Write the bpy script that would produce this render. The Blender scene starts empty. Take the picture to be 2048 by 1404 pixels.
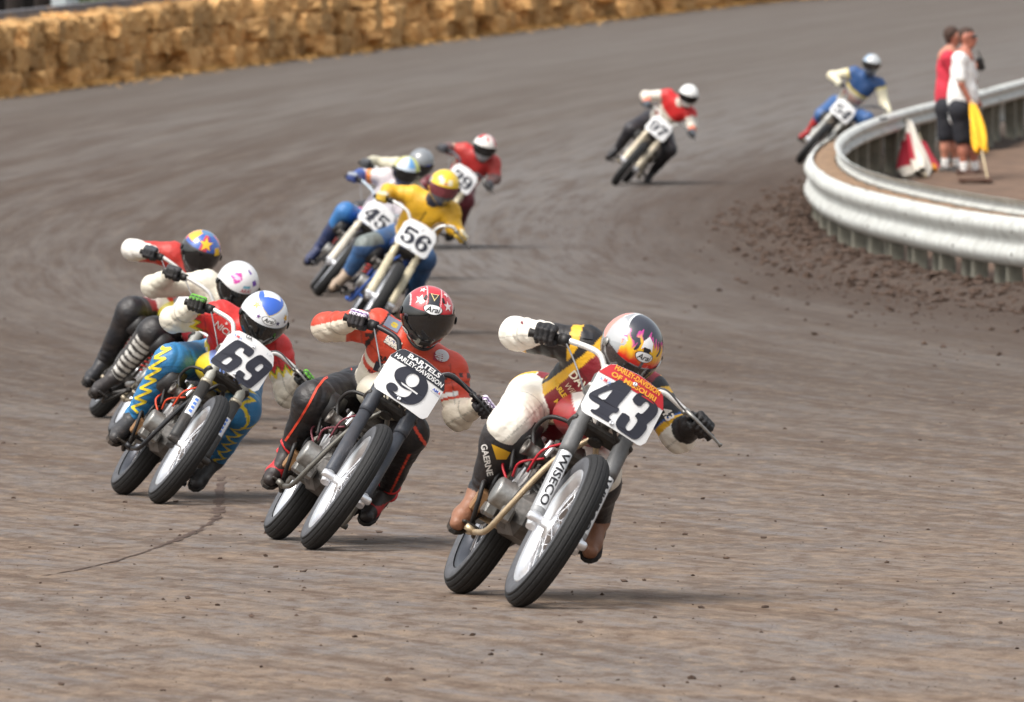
import bpy, math, random
import numpy as np
from mathutils import Vector, Matrix
from mathutils.bvhtree import BVHTree

random.seed(7); rng = np.random.default_rng(7)
sc = bpy.context.scene
COL = sc.collection
R = math.radians

# ------------------------------------------------------------------ camera
F = 24000.0; CX, CY = 1024.0, 702.0; HCAM = 2.65; YH = -40.0
TH = (CY - YH) / F
cam = bpy.data.cameras.new('camera'); camo = bpy.data.objects.new('camera', cam); COL.objects.link(camo)
cam.sensor_width = 36.0; cam.lens = F / 2048 * 36.0
cam.clip_start = 1.0; cam.clip_end = 6000
camo.location = (0, 0, HCAM); camo.rotation_euler = (math.pi / 2 - TH, 0, 0)
cam.dof.use_dof = True; cam.dof.focus_distance = 55.0; cam.dof.aperture_fstop = 12.0
sc.camera = camo
# ------------------------------------------------------------------ world and sun (hazy, thin cloud)
SUN_TRAVEL = Vector((0.40, 0.36, -0.84)).normalized()
w = bpy.data.worlds.new('World'); sc.world = w; w.use_nodes = True
nt = w.node_tree; nt.nodes.clear()
wo = nt.nodes.new('ShaderNodeOutputWorld'); bg = nt.nodes.new('ShaderNodeBackground')
sky = nt.nodes.new('ShaderNodeTexSky'); sky.sky_type = 'NISHITA'; sky.sun_disc = False
sky.sun_elevation = math.asin(-SUN_TRAVEL.z)
sky.sun_rotation = math.atan2(-SUN_TRAVEL.x, -SUN_TRAVEL.y)
sky.air_density = 1.6; sky.dust_density = 6.0; sky.ozone_density = 1.0
hs = nt.nodes.new('ShaderNodeHueSaturation'); hs.inputs['Saturation'].default_value = 0.35
nt.links.new(sky.outputs[0], hs.inputs['Color']); nt.links.new(hs.outputs[0], bg.inputs[0])
bg.inputs[1].default_value = 0.15
nt.links.new(bg.outputs[0], wo.inputs[0])
sun = bpy.data.lights.new('sun', 'SUN'); sun.energy = 1.4; sun.angle = R(24); sun.color = (1, 0.96, 0.9)
suno = bpy.data.objects.new('sun', sun); COL.objects.link(suno)
suno.rotation_euler = SUN_TRAVEL.to_track_quat('-Z', 'Y').to_euler()
sc.view_settings.view_transform = 'Standard'; sc.view_settings.look = 'None'
sc.view_settings.gamma = 1.0; sc.view_settings.use_curve_mapping = False
sc.view_settings.exposure = 0.52

# ------------------------------------------------------------------ projection and ground profile
FWD = Vector((0, math.cos(TH), -math.sin(TH))); UPV = Vector((0, math.sin(TH), math.cos(TH)))
def P(x, y, d):
    """point on the ray of photo pixel (x, y) at depth d"""
    v = FWD + Vector((1, 0, 0)) * ((x - CX) / F) + UPV * ((CY - y) / F)
    return Vector((0, 0, HCAM)) + v * (d / v.y)
_zd = np.array([0, 30, 48.8, 56, 62.7, 80, 98, 113, 128, 141, 154, 165, 189, 205, 228, 260])
_zz = np.array([.22, .17, .10, -.02, -.09, -.18, -.25, -.31, -.25, -.13, .02, .18, .88, 1.37, 2.27, 2.6])
def _smooth_profile():
    dd = np.linspace(0, 260, 1041); zz = np.interp(dd, _zd, _zz)
    k = np.exp(-np.linspace(-2, 2, 33) ** 2); k /= k.sum()
    zp = np.pad(zz, 16, mode='edge'); return dd, np.convolve(zp, k, 'valid')
_D, _Z = _smooth_profile()
def zg(d): return np.interp(d, _D, _Z)
def ground(x, y):
    lo, hi = 25.0, 240.0
    for _ in range(50):
        m = .5 * (lo + hi)
        yy = YH + (HCAM - zg(m)) * F / m
        if yy > y: lo = m
        else: hi = m
    return P(x, y, .5 * (lo + hi))

# ------------------------------------------------------------------ materials
def lin(c):
    if isinstance(c, str):
        c = c.lstrip('#'); c = [int(c[i:i+2], 16) for i in (0, 2, 4)]
    return tuple((v / 255 / 12.92) if v / 255 <= .04045 else ((v / 255 + .055) / 1.055) ** 2.4 for v in c)
MATS = {}
def mat(name, col, rough=.5, metal=0., bump=0., bscale=40., var=.12, coat=0., dirt=0.):
    if name in MATS: return MATS[name]
    m = bpy.data.materials.new(name); m.use_nodes = True
    n = m.node_tree; b = n.nodes['Principled BSDF']
    c = lin(col)
    tc = n.nodes.new('ShaderNodeTexCoord')
    ns = n.nodes.new('ShaderNodeTexNoise'); ns.inputs['Scale'].default_value = bscale; ns.inputs['Detail'].default_value = 5
    n.links.new(tc.outputs['Object'], ns.inputs['Vector'])
    rp = n.nodes.new('ShaderNodeValToRGB')
    rp.color_ramp.elements[0].position = .3; rp.color_ramp.elements[1].position = .7
    rp.color_ramp.elements[0].color = (*[v * (1 - var) for v in c], 1)
    rp.color_ramp.elements[1].color = (*[min(1, v * (1 + var)) for v in c], 1)
    n.links.new(ns.outputs['Fac'], rp.inputs[0])
    out = rp.outputs[0]
    if dirt > 0: out = add_dirt(n, out, dirt)
    n.links.new(out, b.inputs['Base Color'])
    b.inputs['Roughness'].default_value = rough; b.inputs['Metallic'].default_value = metal
    if coat: b.inputs['Coat Weight'].default_value = coat; b.inputs['Coat Roughness'].default_value = .08
    if bump:
        bp = n.nodes.new('ShaderNodeBump'); bp.inputs['Strength'].default_value = bump; bp.inputs['Distance'].default_value = .01
        n.links.new(ns.outputs['Fac'], bp.inputs['Height']); n.links.new(bp.outputs[0], b.inputs['Normal'])
    MATS[name] = m
    return m
def add_dirt(n, out, amount):
    tc = n.nodes.new('ShaderNodeTexCoord')
    n2 = n.nodes.new('ShaderNodeTexNoise'); n2.inputs['Scale'].default_value = 9; n2.inputs['Detail'].default_value = 6
    n2.inputs['Roughness'].default_value = .7
    n.links.new(tc.outputs['Object'], n2.inputs['Vector'])
    r2 = n.nodes.new('ShaderNodeMapRange'); r2.inputs[1].default_value = .42; r2.inputs[2].default_value = .75
    r2.inputs[3].default_value = 0; r2.inputs[4].default_value = amount
    n.links.new(n2.outputs['Fac'], r2.inputs[0])
    mx = n.nodes.new('ShaderNodeMixRGB'); mx.inputs[2].default_value = (*lin((112, 96, 82)), 1)
    n.links.new(r2.outputs[0], mx.inputs[0]); n.links.new(out, mx.inputs[1])
    return mx.outputs[0]
def vcol_mat(name, rough=.5, bump=.25, bscale=45., coat=0., dirt=.25):
    if name in MATS: return MATS[name]
    m = bpy.data.materials.new(name); m.use_nodes = True
    n = m.node_tree; b = n.nodes['Principled BSDF']
    a = n.nodes.new('ShaderNodeVertexColor'); a.layer_name = 'Col'
    out = a.outputs[0]
    if dirt: out = add_dirt(n, out, dirt)
    n.links.new(out, b.inputs['Base Color'])
    b.inputs['Roughness'].default_value = rough
    if coat: b.inputs['Coat Weight'].default_value = coat; b.inputs['Coat Roughness'].default_value = .06
    if bump:
        tc = n.nodes.new('ShaderNodeTexCoord')
        ns = n.nodes.new('ShaderNodeTexNoise'); ns.inputs['Scale'].default_value = bscale; ns.inputs['Detail'].default_value = 4
        mp = n.nodes.new('ShaderNodeMapping'); mp.inputs['Scale'].default_value = (1, .5, 1.3)
        n.links.new(tc.outputs['Object'], mp.inputs[0]); n.links.new(mp.outputs[0], ns.inputs['Vector'])
        bp = n.nodes.new('ShaderNodeBump'); bp.inputs['Strength'].default_value = bump; bp.inputs['Distance'].default_value = .012
        n.links.new(ns.outputs['Fac'], bp.inputs['Height']); n.links.new(bp.outputs[0], b.inputs['Normal'])
    MATS[name] = m
    return m
LEATHER = vcol_mat('suit_leather', .48, .45, 30, dirt=.2)
GLOVE = vcol_mat('glove_leather', .6, .3, 80, dirt=.15)
SHELL = vcol_mat('helmet_paint', .22, 0, coat=1., dirt=.04)
CLOTH = vcol_mat('cloth', .85, .4, 20, dirt=.08)
SKIN = vcol_mat('skin', .5, .05, 60, dirt=0)
RUB = mat('tyre_tread', (27, 27, 28), .75, bump=.25, bscale=60, var=.25)
RUBS = mat('tyre_sidewall', (78, 79, 83), .7, bump=.1, bscale=30, var=.2)
ALU = mat('polished_aluminium', (236, 237, 240), .3, .75, var=.05)
ALUD = mat('cast_aluminium', (150, 149, 146), .42, .7, bump=.15, bscale=50, var=.2, dirt=.35)
STEEL = mat('dark_steel', (58, 57, 56), .45, .5, bump=.15, bscale=50, var=.3, dirt=.3)
BLACK = mat('black_plastic', (24, 24, 26), .5, var=.2, dirt=.12)
SEATM = mat('seat_vinyl', (26, 26, 27), .55, bump=.2, var=.2)
VISOR = mat('smoked_visor', (14, 14, 16), .06, var=.05, coat=1.)
PLATEW = mat('plate_white', (240, 240, 240), .35, var=.015, coat=.3)
INK = mat('plate_black_numeral', (46, 47, 58), .45, var=.03)
WHITEP = mat('white_print', (238, 236, 230), .5, var=.03)
CASEM = mat('engine_case', (86, 84, 82), .45, .6, bump=.2, bscale=40, var=.3, dirt=.35)
CHAINM = mat('chain_steel', (95, 88, 78), .45, .8, var=.2)

# ------------------------------------------------------------------ mesh helpers
def tag(o, label=None, cat=None, group=None, kind=None):
    if label: o['label'] = label
    if cat: o['category'] = cat
    if group: o['group'] = group
    if kind: o['kind'] = kind
    return o
def link(name, me, parent=None, matrix=None):
    o = bpy.data.objects.new(name, me); COL.objects.link(o)
    if parent is not None: o.parent = parent
    if matrix is not None: o.matrix_world = matrix
    return o
def mesh_np(name, V, Q, m=None, smooth=True, cols=None, mats=None, midx=None):
    V = np.asarray(V, np.float32); Q = np.asarray(Q, np.int32); k = Q.shape[1]
    me = bpy.data.meshes.new(name)
    me.vertices.add(len(V)); me.vertices.foreach_set('co', V.ravel())
    me.loops.add(Q.size); me.loops.foreach_set('vertex_index', Q.ravel())
    me.polygons.add(len(Q)); me.polygons.foreach_set('loop_start', np.arange(0, Q.size, k, dtype=np.int32))
    try: me.polygons.foreach_set('loop_total', np.full(len(Q), k, np.int32))
    except Exception: pass
    me.polygons.foreach_set('use_smooth', np.full(len(Q), smooth, bool))
    for mm in (mats or ([m] if m else [])): me.materials.append(mm)
    if midx is not None: me.polygons.foreach_set('material_index', np.asarray(midx, np.int32))
    me.update(calc_edges=True)
    if cols is not None:
        a = me.color_attributes.new('Col', 'FLOAT_COLOR', 'POINT')
        c4 = np.ones((len(V), 4), np.float32); c4[:, :3] = cols
        a.data.foreach_set('color', c4.ravel())
    return me
class MB:
    def __init__(s): s.v = []; s.f = []; s.sm = []
    def add(s, vs, fs, smooth=False):
        b = len(s.v); s.v += [tuple(v) for v in vs]; s.f += [tuple(i + b for i in f) for f in fs]; s.sm += [smooth] * len(fs); return s
    def box(s, c, d, M=None, bev=0.):
        hx, hy, hz = d[0] / 2, d[1] / 2, d[2] / 2
        if bev <= 0:
            vs = [Vector((x, y, z)) for x in (-hx, hx) for y in (-hy, hy) for z in (-hz, hz)]
            fs = [(0, 1, 3, 2), (4, 6, 7, 5), (0, 4, 5, 1), (2, 3, 7, 6), (0, 2, 6, 4), (1, 5, 7, 3)]
        else:
            vs = []; fs = []
            def ring(z, k):
                pts = []
                for sx, sy in ((1, 1), (-1, 1), (-1, -1), (1, -1)):
                    a = (hx - k) * sx; b2 = (hy - k) * sy
                    e = max(bev - k, 0)
                    q = [(a, b2 - sy * e), (a - sx * e, b2)]
                    if sx * sy < 0: q.reverse()
                    pts += q
                return [Vector((x, y, z)) for x, y in pts]
            rings = [ring(-hz, bev), ring(-hz + bev, 0), ring(hz - bev, 0), ring(hz, bev)]
            for r_ in rings: vs += r_
            for i in range(3):
                for j in range(8):
                    k2 = (j + 1) % 8; fs.append((i*8+j, i*8+k2, (i+1)*8+k2, (i+1)*8+j))
            fs.append(tuple(range(7, -1, -1))); fs.append(tuple(range(24, 32)))
        M = M or Matrix(); c = Vector(c)
        return s.add([c + (M.to_3x3() @ v) for v in vs], fs)
    def tube(s, pts, r, n=10, cap=True, flat=None):
        pts = [Vector(p) for p in pts]; m = len(pts)
        rs = [r] * m if not hasattr(r, '__len__') else list(r)
        vs = []; prev = None
        for i, p in enumerate(pts):
            t = (pts[min(i + 1, m - 1)] - pts[max(i - 1, 0)]).normalized()
            if prev is None:
                a = Vector((0, 0, 1)) if abs(t.z) < .9 else Vector((1, 0, 0))
                e1 = (a - t * a.dot(t)).normalized()
            else: e1 = (prev - t * prev.dot(t)).normalized()
            prev = e1; e2 = t.cross(e1)
            for j in range(n):
                a = 2 * math.pi * j / n
                vs.append(p + (e1 * math.cos(a) + e2 * math.sin(a) * (flat or 1)) * rs[i])
        fs = [(i*n+j, i*n+(j+1) % n, (i+1)*n+(j+1) % n, (i+1)*n+j) for i in range(m - 1) for j in range(n)]
        s.add(vs, fs, True)
        if cap:
            b = len(s.v) - len(vs)
            s.f.append(tuple(b + j for j in range(n - 1, -1, -1))); s.sm.append(False)
            s.f.append(tuple(b + (m-1)*n + j for j in range(n))); s.sm.append(False)
        return s
    def lathe(s, prof, c, axis, n=24, smooth=True):
        """prof: list of (radius, along axis)"""
        axis = Vector(axis).normalized(); c = Vector(c)
        a = Vector((0, 0, 1)) if abs(axis.z) < .9 else Vector((1, 0, 0))
        e1 = (a - axis * a.dot(axis)).normalized(); e2 = axis.cross(e1)
        vs = []; m = len(prof)
        for r_, h_ in prof:
            for j in range(n):
                t = 2 * math.pi * j / n
                vs.append(c + axis * h_ + (e1 * math.cos(t) + e2 * math.sin(t)) * r_)
        fs = [(i*n+j, i*n+(j+1) % n, (i+1)*n+(j+1) % n, (i+1)*n+j) for i in range(m - 1) for j in range(n)]
        return s.add(vs, fs, smooth)
    def mesh(s, name, m):
        me = bpy.data.meshes.new(name); me.from_pydata(s.v, [], s.f)
        me.polygons.foreach_set('use_smooth', s.sm)
        for mm in (m if isinstance(m, (list, tuple)) else [m]): me.materials.append(mm)
        me.update(); return me
    def build(s, name, m, parent=None): return link(name, s.mesh(name, m), parent)
def cat_curve(pts, per=6):
    pts = [Vector(p) for p in pts]; q = [pts[0] * 2 - pts[1]] + pts + [pts[-1] * 2 - pts[-2]]; out = []
    for i in range(1, len(q) - 2):
        for k in range(per):
            t = k / per; a, b, c, d = q[i-1], q[i], q[i+1], q[i+2]
            out.append(.5 * ((2 * b) + (c - a) * t + (2*a - 5*b + 4*c - d) * t*t + (3*b - a - 3*c + d) * t**3))
    out.append(pts[-1]); return out
# ---- flat shapes (numerals, lettering)
def chaikin(p, n):
    for _ in range(n):
        q = []
        for i in range(len(p)):
            a, b = p[i], p[(i + 1) % len(p)]
            q += [(.75*a[0]+.25*b[0], .75*a[1]+.25*b[1]), (.25*a[0]+.75*b[0], .25*a[1]+.75*b[1])]
        p = q
    return p
def _eval_curve(cu):
    o = bpy.data.objects.new('tmp', cu); COL.objects.link(o)
    dg = bpy.context.evaluated_depsgraph_get(); dg.update()
    me = bpy.data.meshes.new_from_object(o.evaluated_get(dg))
    V = np.array([v.co[:] for v in me.vertices]).reshape(-1, 3); Fc = [tuple(p.vertices) for p in me.polygons]
    bpy.data.objects.remove(o); bpy.data.curves.remove(cu); bpy.data.meshes.remove(me)
    return V, Fc
def shape2d(loops, smooth=1):
    cu = bpy.data.curves.new('shape', 'CURVE'); cu.dimensions = '2D'; cu.fill_mode = 'BOTH'
    for lp in loops:
        lp = chaikin(lp, smooth) if smooth else lp
        sp = cu.splines.new('POLY'); sp.points.add(len(lp) - 1); sp.use_cyclic_u = True
        for i, (x, y) in enumerate(lp): sp.points[i].co = (x, y, 0, 1)
    return _eval_curve(cu)
_tcache = {}
def text2d(t, bold=.0, shear=0., spacing=1.):
    k = (t, bold, shear, spacing)
    if k not in _tcache:
        cu = bpy.data.curves.new('text', 'FONT'); cu.body = t; cu.align_x = 'CENTER'; cu.align_y = 'CENTER'
        cu.offset = bold; cu.shear = shear; cu.space_character = spacing; cu.fill_mode = 'FRONT'; cu.resolution_u = 3
        V, Fc = _eval_curve(cu)
        mn, mx = V.min(0), V.max(0); V = V - (mn + mx) / 2; V /= max(mx[1] - mn[1], 1e-6)   # unit height
        _tcache[k] = (V, Fc)
    V, Fc = _tcache[k]; return V.copy(), Fc
def star2d(r=1., r2=.42):
    return [(math.sin(i * math.pi / 5) * (r if i % 2 == 0 else r2), math.cos(i * math.pi / 5) * (r if i % 2 == 0 else r2)) for i in range(10)]
def poly_mesh(name, V, Fc, m):
    me = bpy.data.meshes.new(name); me.from_pydata([tuple(map(float, v)) for v in V], [], Fc)
    me.materials.append(m); me.update(); return me
def densify(V, Fc, mx):
    import bmesh
    bm = bmesh.new(); vs = [bm.verts.new(tuple(map(float, v))) for v in V]
    for f in Fc:
        try: bm.faces.new([vs[i] for i in f])
        except Exception: pass
    bmesh.ops.triangulate(bm, faces=bm.faces[:])
    for _ in range(4):
        ed = [e for e in bm.edges if e.calc_length() > mx]
        if not ed: break
        bmesh.ops.subdivide_edges(bm, edges=ed, cuts=1); bmesh.ops.triangulate(bm, faces=bm.faces[:])
    bm.verts.index_update(); V2 = np.array([v.co[:] for v in bm.verts]); F2 = [tuple(v.index for v in f.verts) for f in bm.faces]; bm.free(); return V2, F2
def flat_mat(c, rough=.5): return mat('print_' + ''.join('%02x' % int(v) for v in c), c, rough, var=.03)

# ------------------------------------------------------------------ implicit bodies (smooth unions meshed by surface nets)
_E = [(0,1),(2,3),(4,5),(6,7),(0,2),(1,3),(4,6),(5,7),(0,4),(1,5),(2,6),(3,7)]
def surface_nets(Fd, org, h):
    s = Fd < 0; n = np.array(Fd.shape)
    c = np.zeros(n - 1, np.uint8)
    offs = [(i, j, k) for i in (0, 1) for j in (0, 1) for k in (0, 1)]
    for i, j, k in offs: c += s[i:n[0]-1+i, j:n[1]-1+j, k:n[2]-1+k]
    act = (c > 0) & (c < 8); ijk = np.argwhere(act)
    idx = np.full(act.shape, -1, np.int32); idx[act] = np.arange(len(ijk))
    fv = np.stack([Fd[ijk[:,0]+i, ijk[:,1]+j, ijk[:,2]+k] for i, j, k in offs], 1)
    O = np.array(offs, np.float32); acc = np.zeros((len(ijk), 3), np.float32); cnt = np.zeros(len(ijk), np.float32)
    for a, b in _E:
        m = (fv[:, a] < 0) != (fv[:, b] < 0); t = np.where(m, fv[:, a] / np.where(m, fv[:, a] - fv[:, b], 1), 0)
        p = O[a] + t[:, None] * (O[b] - O[a]); acc += np.where(m[:, None], p, 0); cnt += m
    V = (ijk + acc / cnt[:, None]) * h + org
    Q = []
    for ax in range(3):
        sl0 = [slice(1, -1)] * 3; sl1 = [slice(1, -1)] * 3
        sl0[ax] = slice(0, -1); sl1[ax] = slice(1, None)
        d0 = s[tuple(sl0)]; d1 = s[tuple(sl1)]
        e = np.argwhere(d0 != d1); sg = d0[tuple(e.T)]
        e = e.copy(); o1, o2 = [(1, 2), (2, 0), (0, 1)][ax]
        e[:, o1] += 1; e[:, o2] += 1
        def g(a, b):
            q = e.copy(); q[:, o1] -= a; q[:, o2] -= b; return idx[tuple(q.T)]
        q = np.stack([g(1, 1), g(0, 1), g(0, 0), g(1, 0)], 1)
        q[~sg] = q[~sg][:, ::-1]; Q.append(q)
    return V, np.concatenate(Q)
def blob(prims, h, k=.03, pad=.02):
    """prims: (name, a, b, ra, rb[, k[, wrinkle]]). Returns V, Q, primitive index, t along it"""
    A = np.array([p[1][:] for p in prims], np.float32); B = np.array([p[2][:] for p in prims], np.float32)
    rr = np.array([max(p[3], p[4]) for p in prims])
    lo = np.minimum(A, B).min(0) - rr.max() - pad; hi = np.maximum(A, B).max(0) + rr.max() + pad
    n = np.ceil((hi - lo) / h).astype(int) + 3
    Fd = np.full(n, 1., np.float32); best = np.full(n, 1., np.float32); ID = np.zeros(n, np.int8)
    for i, p in enumerate(prims):
        a, b, ra, rb = A[i], B[i], p[3], p[4]; kk = p[5] if len(p) > 5 and p[5] else k
        mg = max(ra, rb) + kk + 3 * h + .02
        i0 = np.maximum(((np.minimum(a, b) - mg - lo) / h).astype(int), 0)
        i1 = np.minimum(((np.maximum(a, b) + mg - lo) / h).astype(int) + 2, n)
        sl = tuple(slice(i0[q], i1[q]) for q in range(3))
        g = [(np.arange(i0[q], i1[q]) * h + lo[q]).astype(np.float32) for q in range(3)]
        X, Y, Z = g[0][:, None, None] - a[0], g[1][None, :, None] - a[1], g[2][None, None, :] - a[2]
        ba = b - a; L2 = max(float(ba @ ba), 1e-9); L = math.sqrt(L2)
        t = np.clip((X * ba[0] + Y * ba[1] + Z * ba[2]) / L2, 0, 1)
        ex, ey, ez = X - t * ba[0], Y - t * ba[1], Z - t * ba[2]
        d = np.sqrt(ex * ex + ey * ey + ez * ez) - (ra + (rb - ra) * t)
        wr = p[6] if len(p) > 6 else 0
        if wr:   # folds across the limb, strongest at its ends
            ph = i * 1.7
            d = d + wr * (1.1 - 2 * np.abs(np.sin(.5 * (t * L / .058 * 6.28 + 2.6 * np.sin(ex * 31 + ey * 17 + ph) + 1.8 * np.sin(ez * 27 - ey * 23 + ph))))) * (.25 + .75 * np.abs(2 * t - 1)) * (.6 + .4 * np.sin(ex * 19 - ez * 23 + t * 7 + ph)) + wr * .7 * np.sin(ex * 26 + t * 5 + ph) * np.sin(ez * 22 - t * 9)
        f = Fd[sl]; bb = best[sl]; ii = ID[sl]
        m = d < bb; ii[m] = i; bb[m] = d[m]; best[sl] = bb; ID[sl] = ii
        hh = np.clip(.5 + .5 * (f - d) / kk, 0, 1)
        Fd[sl] = f * (1 - hh) + d * hh - kk * hh * (1 - hh)
    V, Q = surface_nets(Fd, lo, h)
    bd = np.full(len(V), 9., np.float32); pid = np.zeros(len(V), int)
    for i, p in enumerate(prims):
        ba = B[i] - A[i]; tt = np.clip((V - A[i]) @ ba / max(float(ba @ ba), 1e-9), 0, 1)
        dd = np.linalg.norm(V - A[i] - tt[:, None] * ba, axis=1) - (p[3] + (p[4] - p[3]) * tt); m = dd < bd; pid[m] = i; bd[m] = dd[m]
    a = A[pid]; ba = B[pid] - a; t = np.einsum('ij,ij->i', V - a, ba) / np.maximum(np.einsum('ij,ij->i', ba, ba), 1e-9)
    return V, Q, pid, t
def put_blob(name, prims, h, colfn, m, parent, org, k=.03):
    V, Q, pid, t = blob(prims, h, k)
    names = np.array([p[0] for p in prims])[pid]
    cols = colfn(V, names, t, prims)
    me = mesh_np(name, V - np.array(org[:], np.float32), Q, m, True, cols)
    return link(name, me, parent), V, Q
def const_col(c):
    c = lin(c); return lambda V, n, t, p: np.tile(np.array(c, np.float32), (len(V), 1))

# ================================================================== SETTING
RX0, RD0, RR = 3.47, 133.6, 193.0
def rail_x(d): return RX0 + (d - RD0) ** 2 / (2 * RR)
def hay_pt(u):
    """outer line of the track: u in photo x"""
    d = np.interp(u, [-300, 0, 600, 1500, 2000], [181, 189, 205, 228, 241]); return Vector(((u - CX) / F * d, d, float(zg(d))))
HAYU = np.linspace(-900, 3000, 400); HAYP = np.array([hay_pt(u)[:] for u in HAYU])

def make_ground_mat():
    m = bpy.data.materials.new('track_dirt'); m.use_nodes = True; n = m.node_tree; N = n.nodes.new; Lk = n.links.new
    b = n.nodes['Principled BSDF']; b.inputs['Roughness'].default_value = .9
    b.inputs['Specular IOR Level'].default_value = .25
    geo = N('ShaderNodeNewGeometry'); sp = N('ShaderNodeSeparateXYZ'); Lk(geo.outputs['Position'], sp.inputs[0])
    def mth(op, a, b2=None):
        q = N('ShaderNodeMath'); q.operation = op
        for i, v in enumerate((a, b2)):
            if v is None: continue
            if isinstance(v, (int, float)): q.inputs[i].default_value = v
            else: Lk(v, q.inputs[i])
        return q.outputs[0]
    dd = mth('SUBTRACT', sp.outputs[1], 134.0); q = mth('SUBTRACT', sp.outputs[0], mth('DIVIDE', mth('MULTIPLY', dd, dd), 560.0))
    def vec(a, bq, c=0.):
        v = N('ShaderNodeCombineXYZ')
        for i, s_ in enumerate((a, bq, c)):
            if isinstance(s_, (int, float)): v.inputs[i].default_value = s_
            else: Lk(s_, v.inputs[i])
        return v.outputs[0]
    def noise(v, sc_, det=4, rough=.6, dist=0.):
        t = N('ShaderNodeTexNoise'); t.inputs['Scale'].default_value = sc_; t.inputs['Detail'].default_value = det
        t.inputs['Roughness'].default_value = rough; t.inputs['Distortion'].default_value = dist
        Lk(v, t.inputs['Vector']); return t.outputs['Fac']
    def ramp(f, stops, interp='LINEAR'):
        r_ = N('ShaderNodeValToRGB'); r_.color_ramp.interpolation = interp
        while len(r_.color_ramp.elements) < len(stops): r_.color_ramp.elements.new(.5)
        for e, (p_, c_) in zip(r_.color_ramp.elements, stops): e.position = p_; e.color = (*c_, 1)
        Lk(f, r_.inputs[0]); return r_.outputs[0]
    def mix(f, a, b2, mode='MIX'):
        x = N('ShaderNodeMixRGB'); x.blend_type = mode
        for i, v in enumerate((f, a, b2)):
            if isinstance(v, (int, float)): x.inputs[i].default_value = v
            elif isinstance(v, tuple): x.inputs[i].default_value = (*v, 1)
            else: Lk(v, x.inputs[i])
        return x.outputs[0]
    def rng_(f, a, b2, c=0., d=1.):
        r_ = N('ShaderNodeMapRange'); Lk(f, r_.inputs[0])
        for i, v in enumerate((a, b2, c, d)): r_.inputs[i + 1].default_value = v
        return r_.outputs[0]
    TAN, GREY, BRN, DRK = (.205, .155, .118), (.165, .150, .143), (.100, .070, .053), (.052, .036, .028)
    along = mth('MULTIPLY', sp.outputs[1], 1.0)
    bands = noise(vec(mth('MULTIPLY', q, .55), mth('MULTIPLY', along, .018)), 1.0, 5, .62)
    fine = noise(vec(mth('MULTIPLY', q, 3.2), mth('MULTIPLY', along, .16)), 1.0, 5, .65)
    pos2 = vec(sp.outputs[0], sp.outputs[1])
    patch = noise(pos2, .55, 5, .6, .4)
    speck = noise(pos2, 16., 4, .7)
    specb = noise(pos2, 5.0, 5, .7)
    Y_ = sp.outputs[1]
    strk = noise(vec(mth('MULTIPLY', q, 9.), mth('MULTIPLY', along, .22)), 1.0, 6, .7)
    strk2 = noise(vec(mth('MULTIPLY', q, 2.1), mth('MULTIPLY', along, .05)), 1.0, 5, .65)
    near = rng_(Y_, 82., 50.); nearf = rng_(Y_, 130., 60.)
    base = mix(rng_(bands, .40, .60), (.098, .076, .063), (.150, .136, .128))
    base = mix(mth('MULTIPLY', rng_(strk2, .50, .60), .75), base, (.092, .068, .054))
    base = mix(mth('MULTIPLY', rng_(strk2, .47, .38), .5), base, (.150, .132, .120))
    # racing groove: polished and greyer
    wq = mth('ADD', q, mth('MULTIPLY', mth('SUBTRACT', strk2, .5), 1.6))
    groove = mth('MULTIPLY', mth('MULTIPLY', rng_(wq, -3.0, -.8), rng_(wq, 2.4, 1.4)), rng_(Y_, 98., 122.))
    base = mix(mth('MULTIPLY', groove, .8), base, (.190, .187, .188))
    # foreground: dry tan dirt over a grey hard pan
    base = mix(mth('MULTIPLY', near, .85), base, mix(rng_(patch, .38, .60), (.208, .156, .115), (.165, .150, .142)))
    base = mix(mth('MULTIPLY', rng_(fine, .50, .62), .6), base, (.092, .066, .050))
    base = mix(mth('MULTIPLY', rng_(fine, .47, .36), .45), base, (.180, .160, .145))
    base = mix(mth('MULTIPLY', rng_(strk, .52, .62), .6), base, (.086, .062, .048))
    base = mix(mth('MULTIPLY', rng_(strk, .47, .37), .4), base, (.185, .153, .126))
    mott = noise(vec(mth('MULTIPLY', sp.outputs[0], 8.), mth('MULTIPLY', sp.outputs[1], 2.6)), 1., 6, .72); mot2 = noise(vec(mth('MULTIPLY', q, 5.), mth('MULTIPLY', along, 1.0)), 1., 6, .72)
    base = mix(mth('MULTIPLY', mth('MULTIPLY', rng_(mott, .50, .60), .75), nearf), base, (.098, .065, .046))
    base = mix(mth('MULTIPLY', mth('MULTIPLY', rng_(mott, .47, .38), .7), nearf), base, (.245, .188, .138))
    base = mix(mth('MULTIPLY', mth('MULTIPLY', rng_(mot2, .52, .62), .55), nearf), base, (.160, .156, .162))
    base = mix(mth('MULTIPLY', mth('MULTIPLY', rng_(mot2, .46, .36), .5), nearf), base, (.104, .072, .053))
    # loose dark loam towards the inside rail
    rx = mth('SUBTRACT', sp.outputs[0], mth('DIVIDE', mth('MULTIPLY', mth('SUBTRACT', Y_, RD0), mth('SUBTRACT', Y_, RD0)), 2 * RR))
    lo_ = mth('ADD', rx, mth('MULTIPLY', mth('SUBTRACT', strk2, .5), 3.0))
    loam = mth('MULTIPLY', rng_(lo_, -.6, 2.2), rng_(Y_, 66., 90.))
    base = mix(mth('MULTIPLY', loam, .85), base, mix(rng_(specb, .40, .60), (.050, .034, .026), (.108, .078, .061)))
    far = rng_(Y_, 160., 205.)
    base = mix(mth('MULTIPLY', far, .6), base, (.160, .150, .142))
    base = mix(mth('MULTIPLY', rng_(speck, .62, .75), .4), base, DRK)
    dk = rng_(Y_, 60., 88., 1., .76); base = mix(1., base, vec(mth('MULTIPLY', dk, 1.03), mth('MULTIPLY', dk, .975), mth('MULTIPLY', dk, .925)), 'MULTIPLY')
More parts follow.
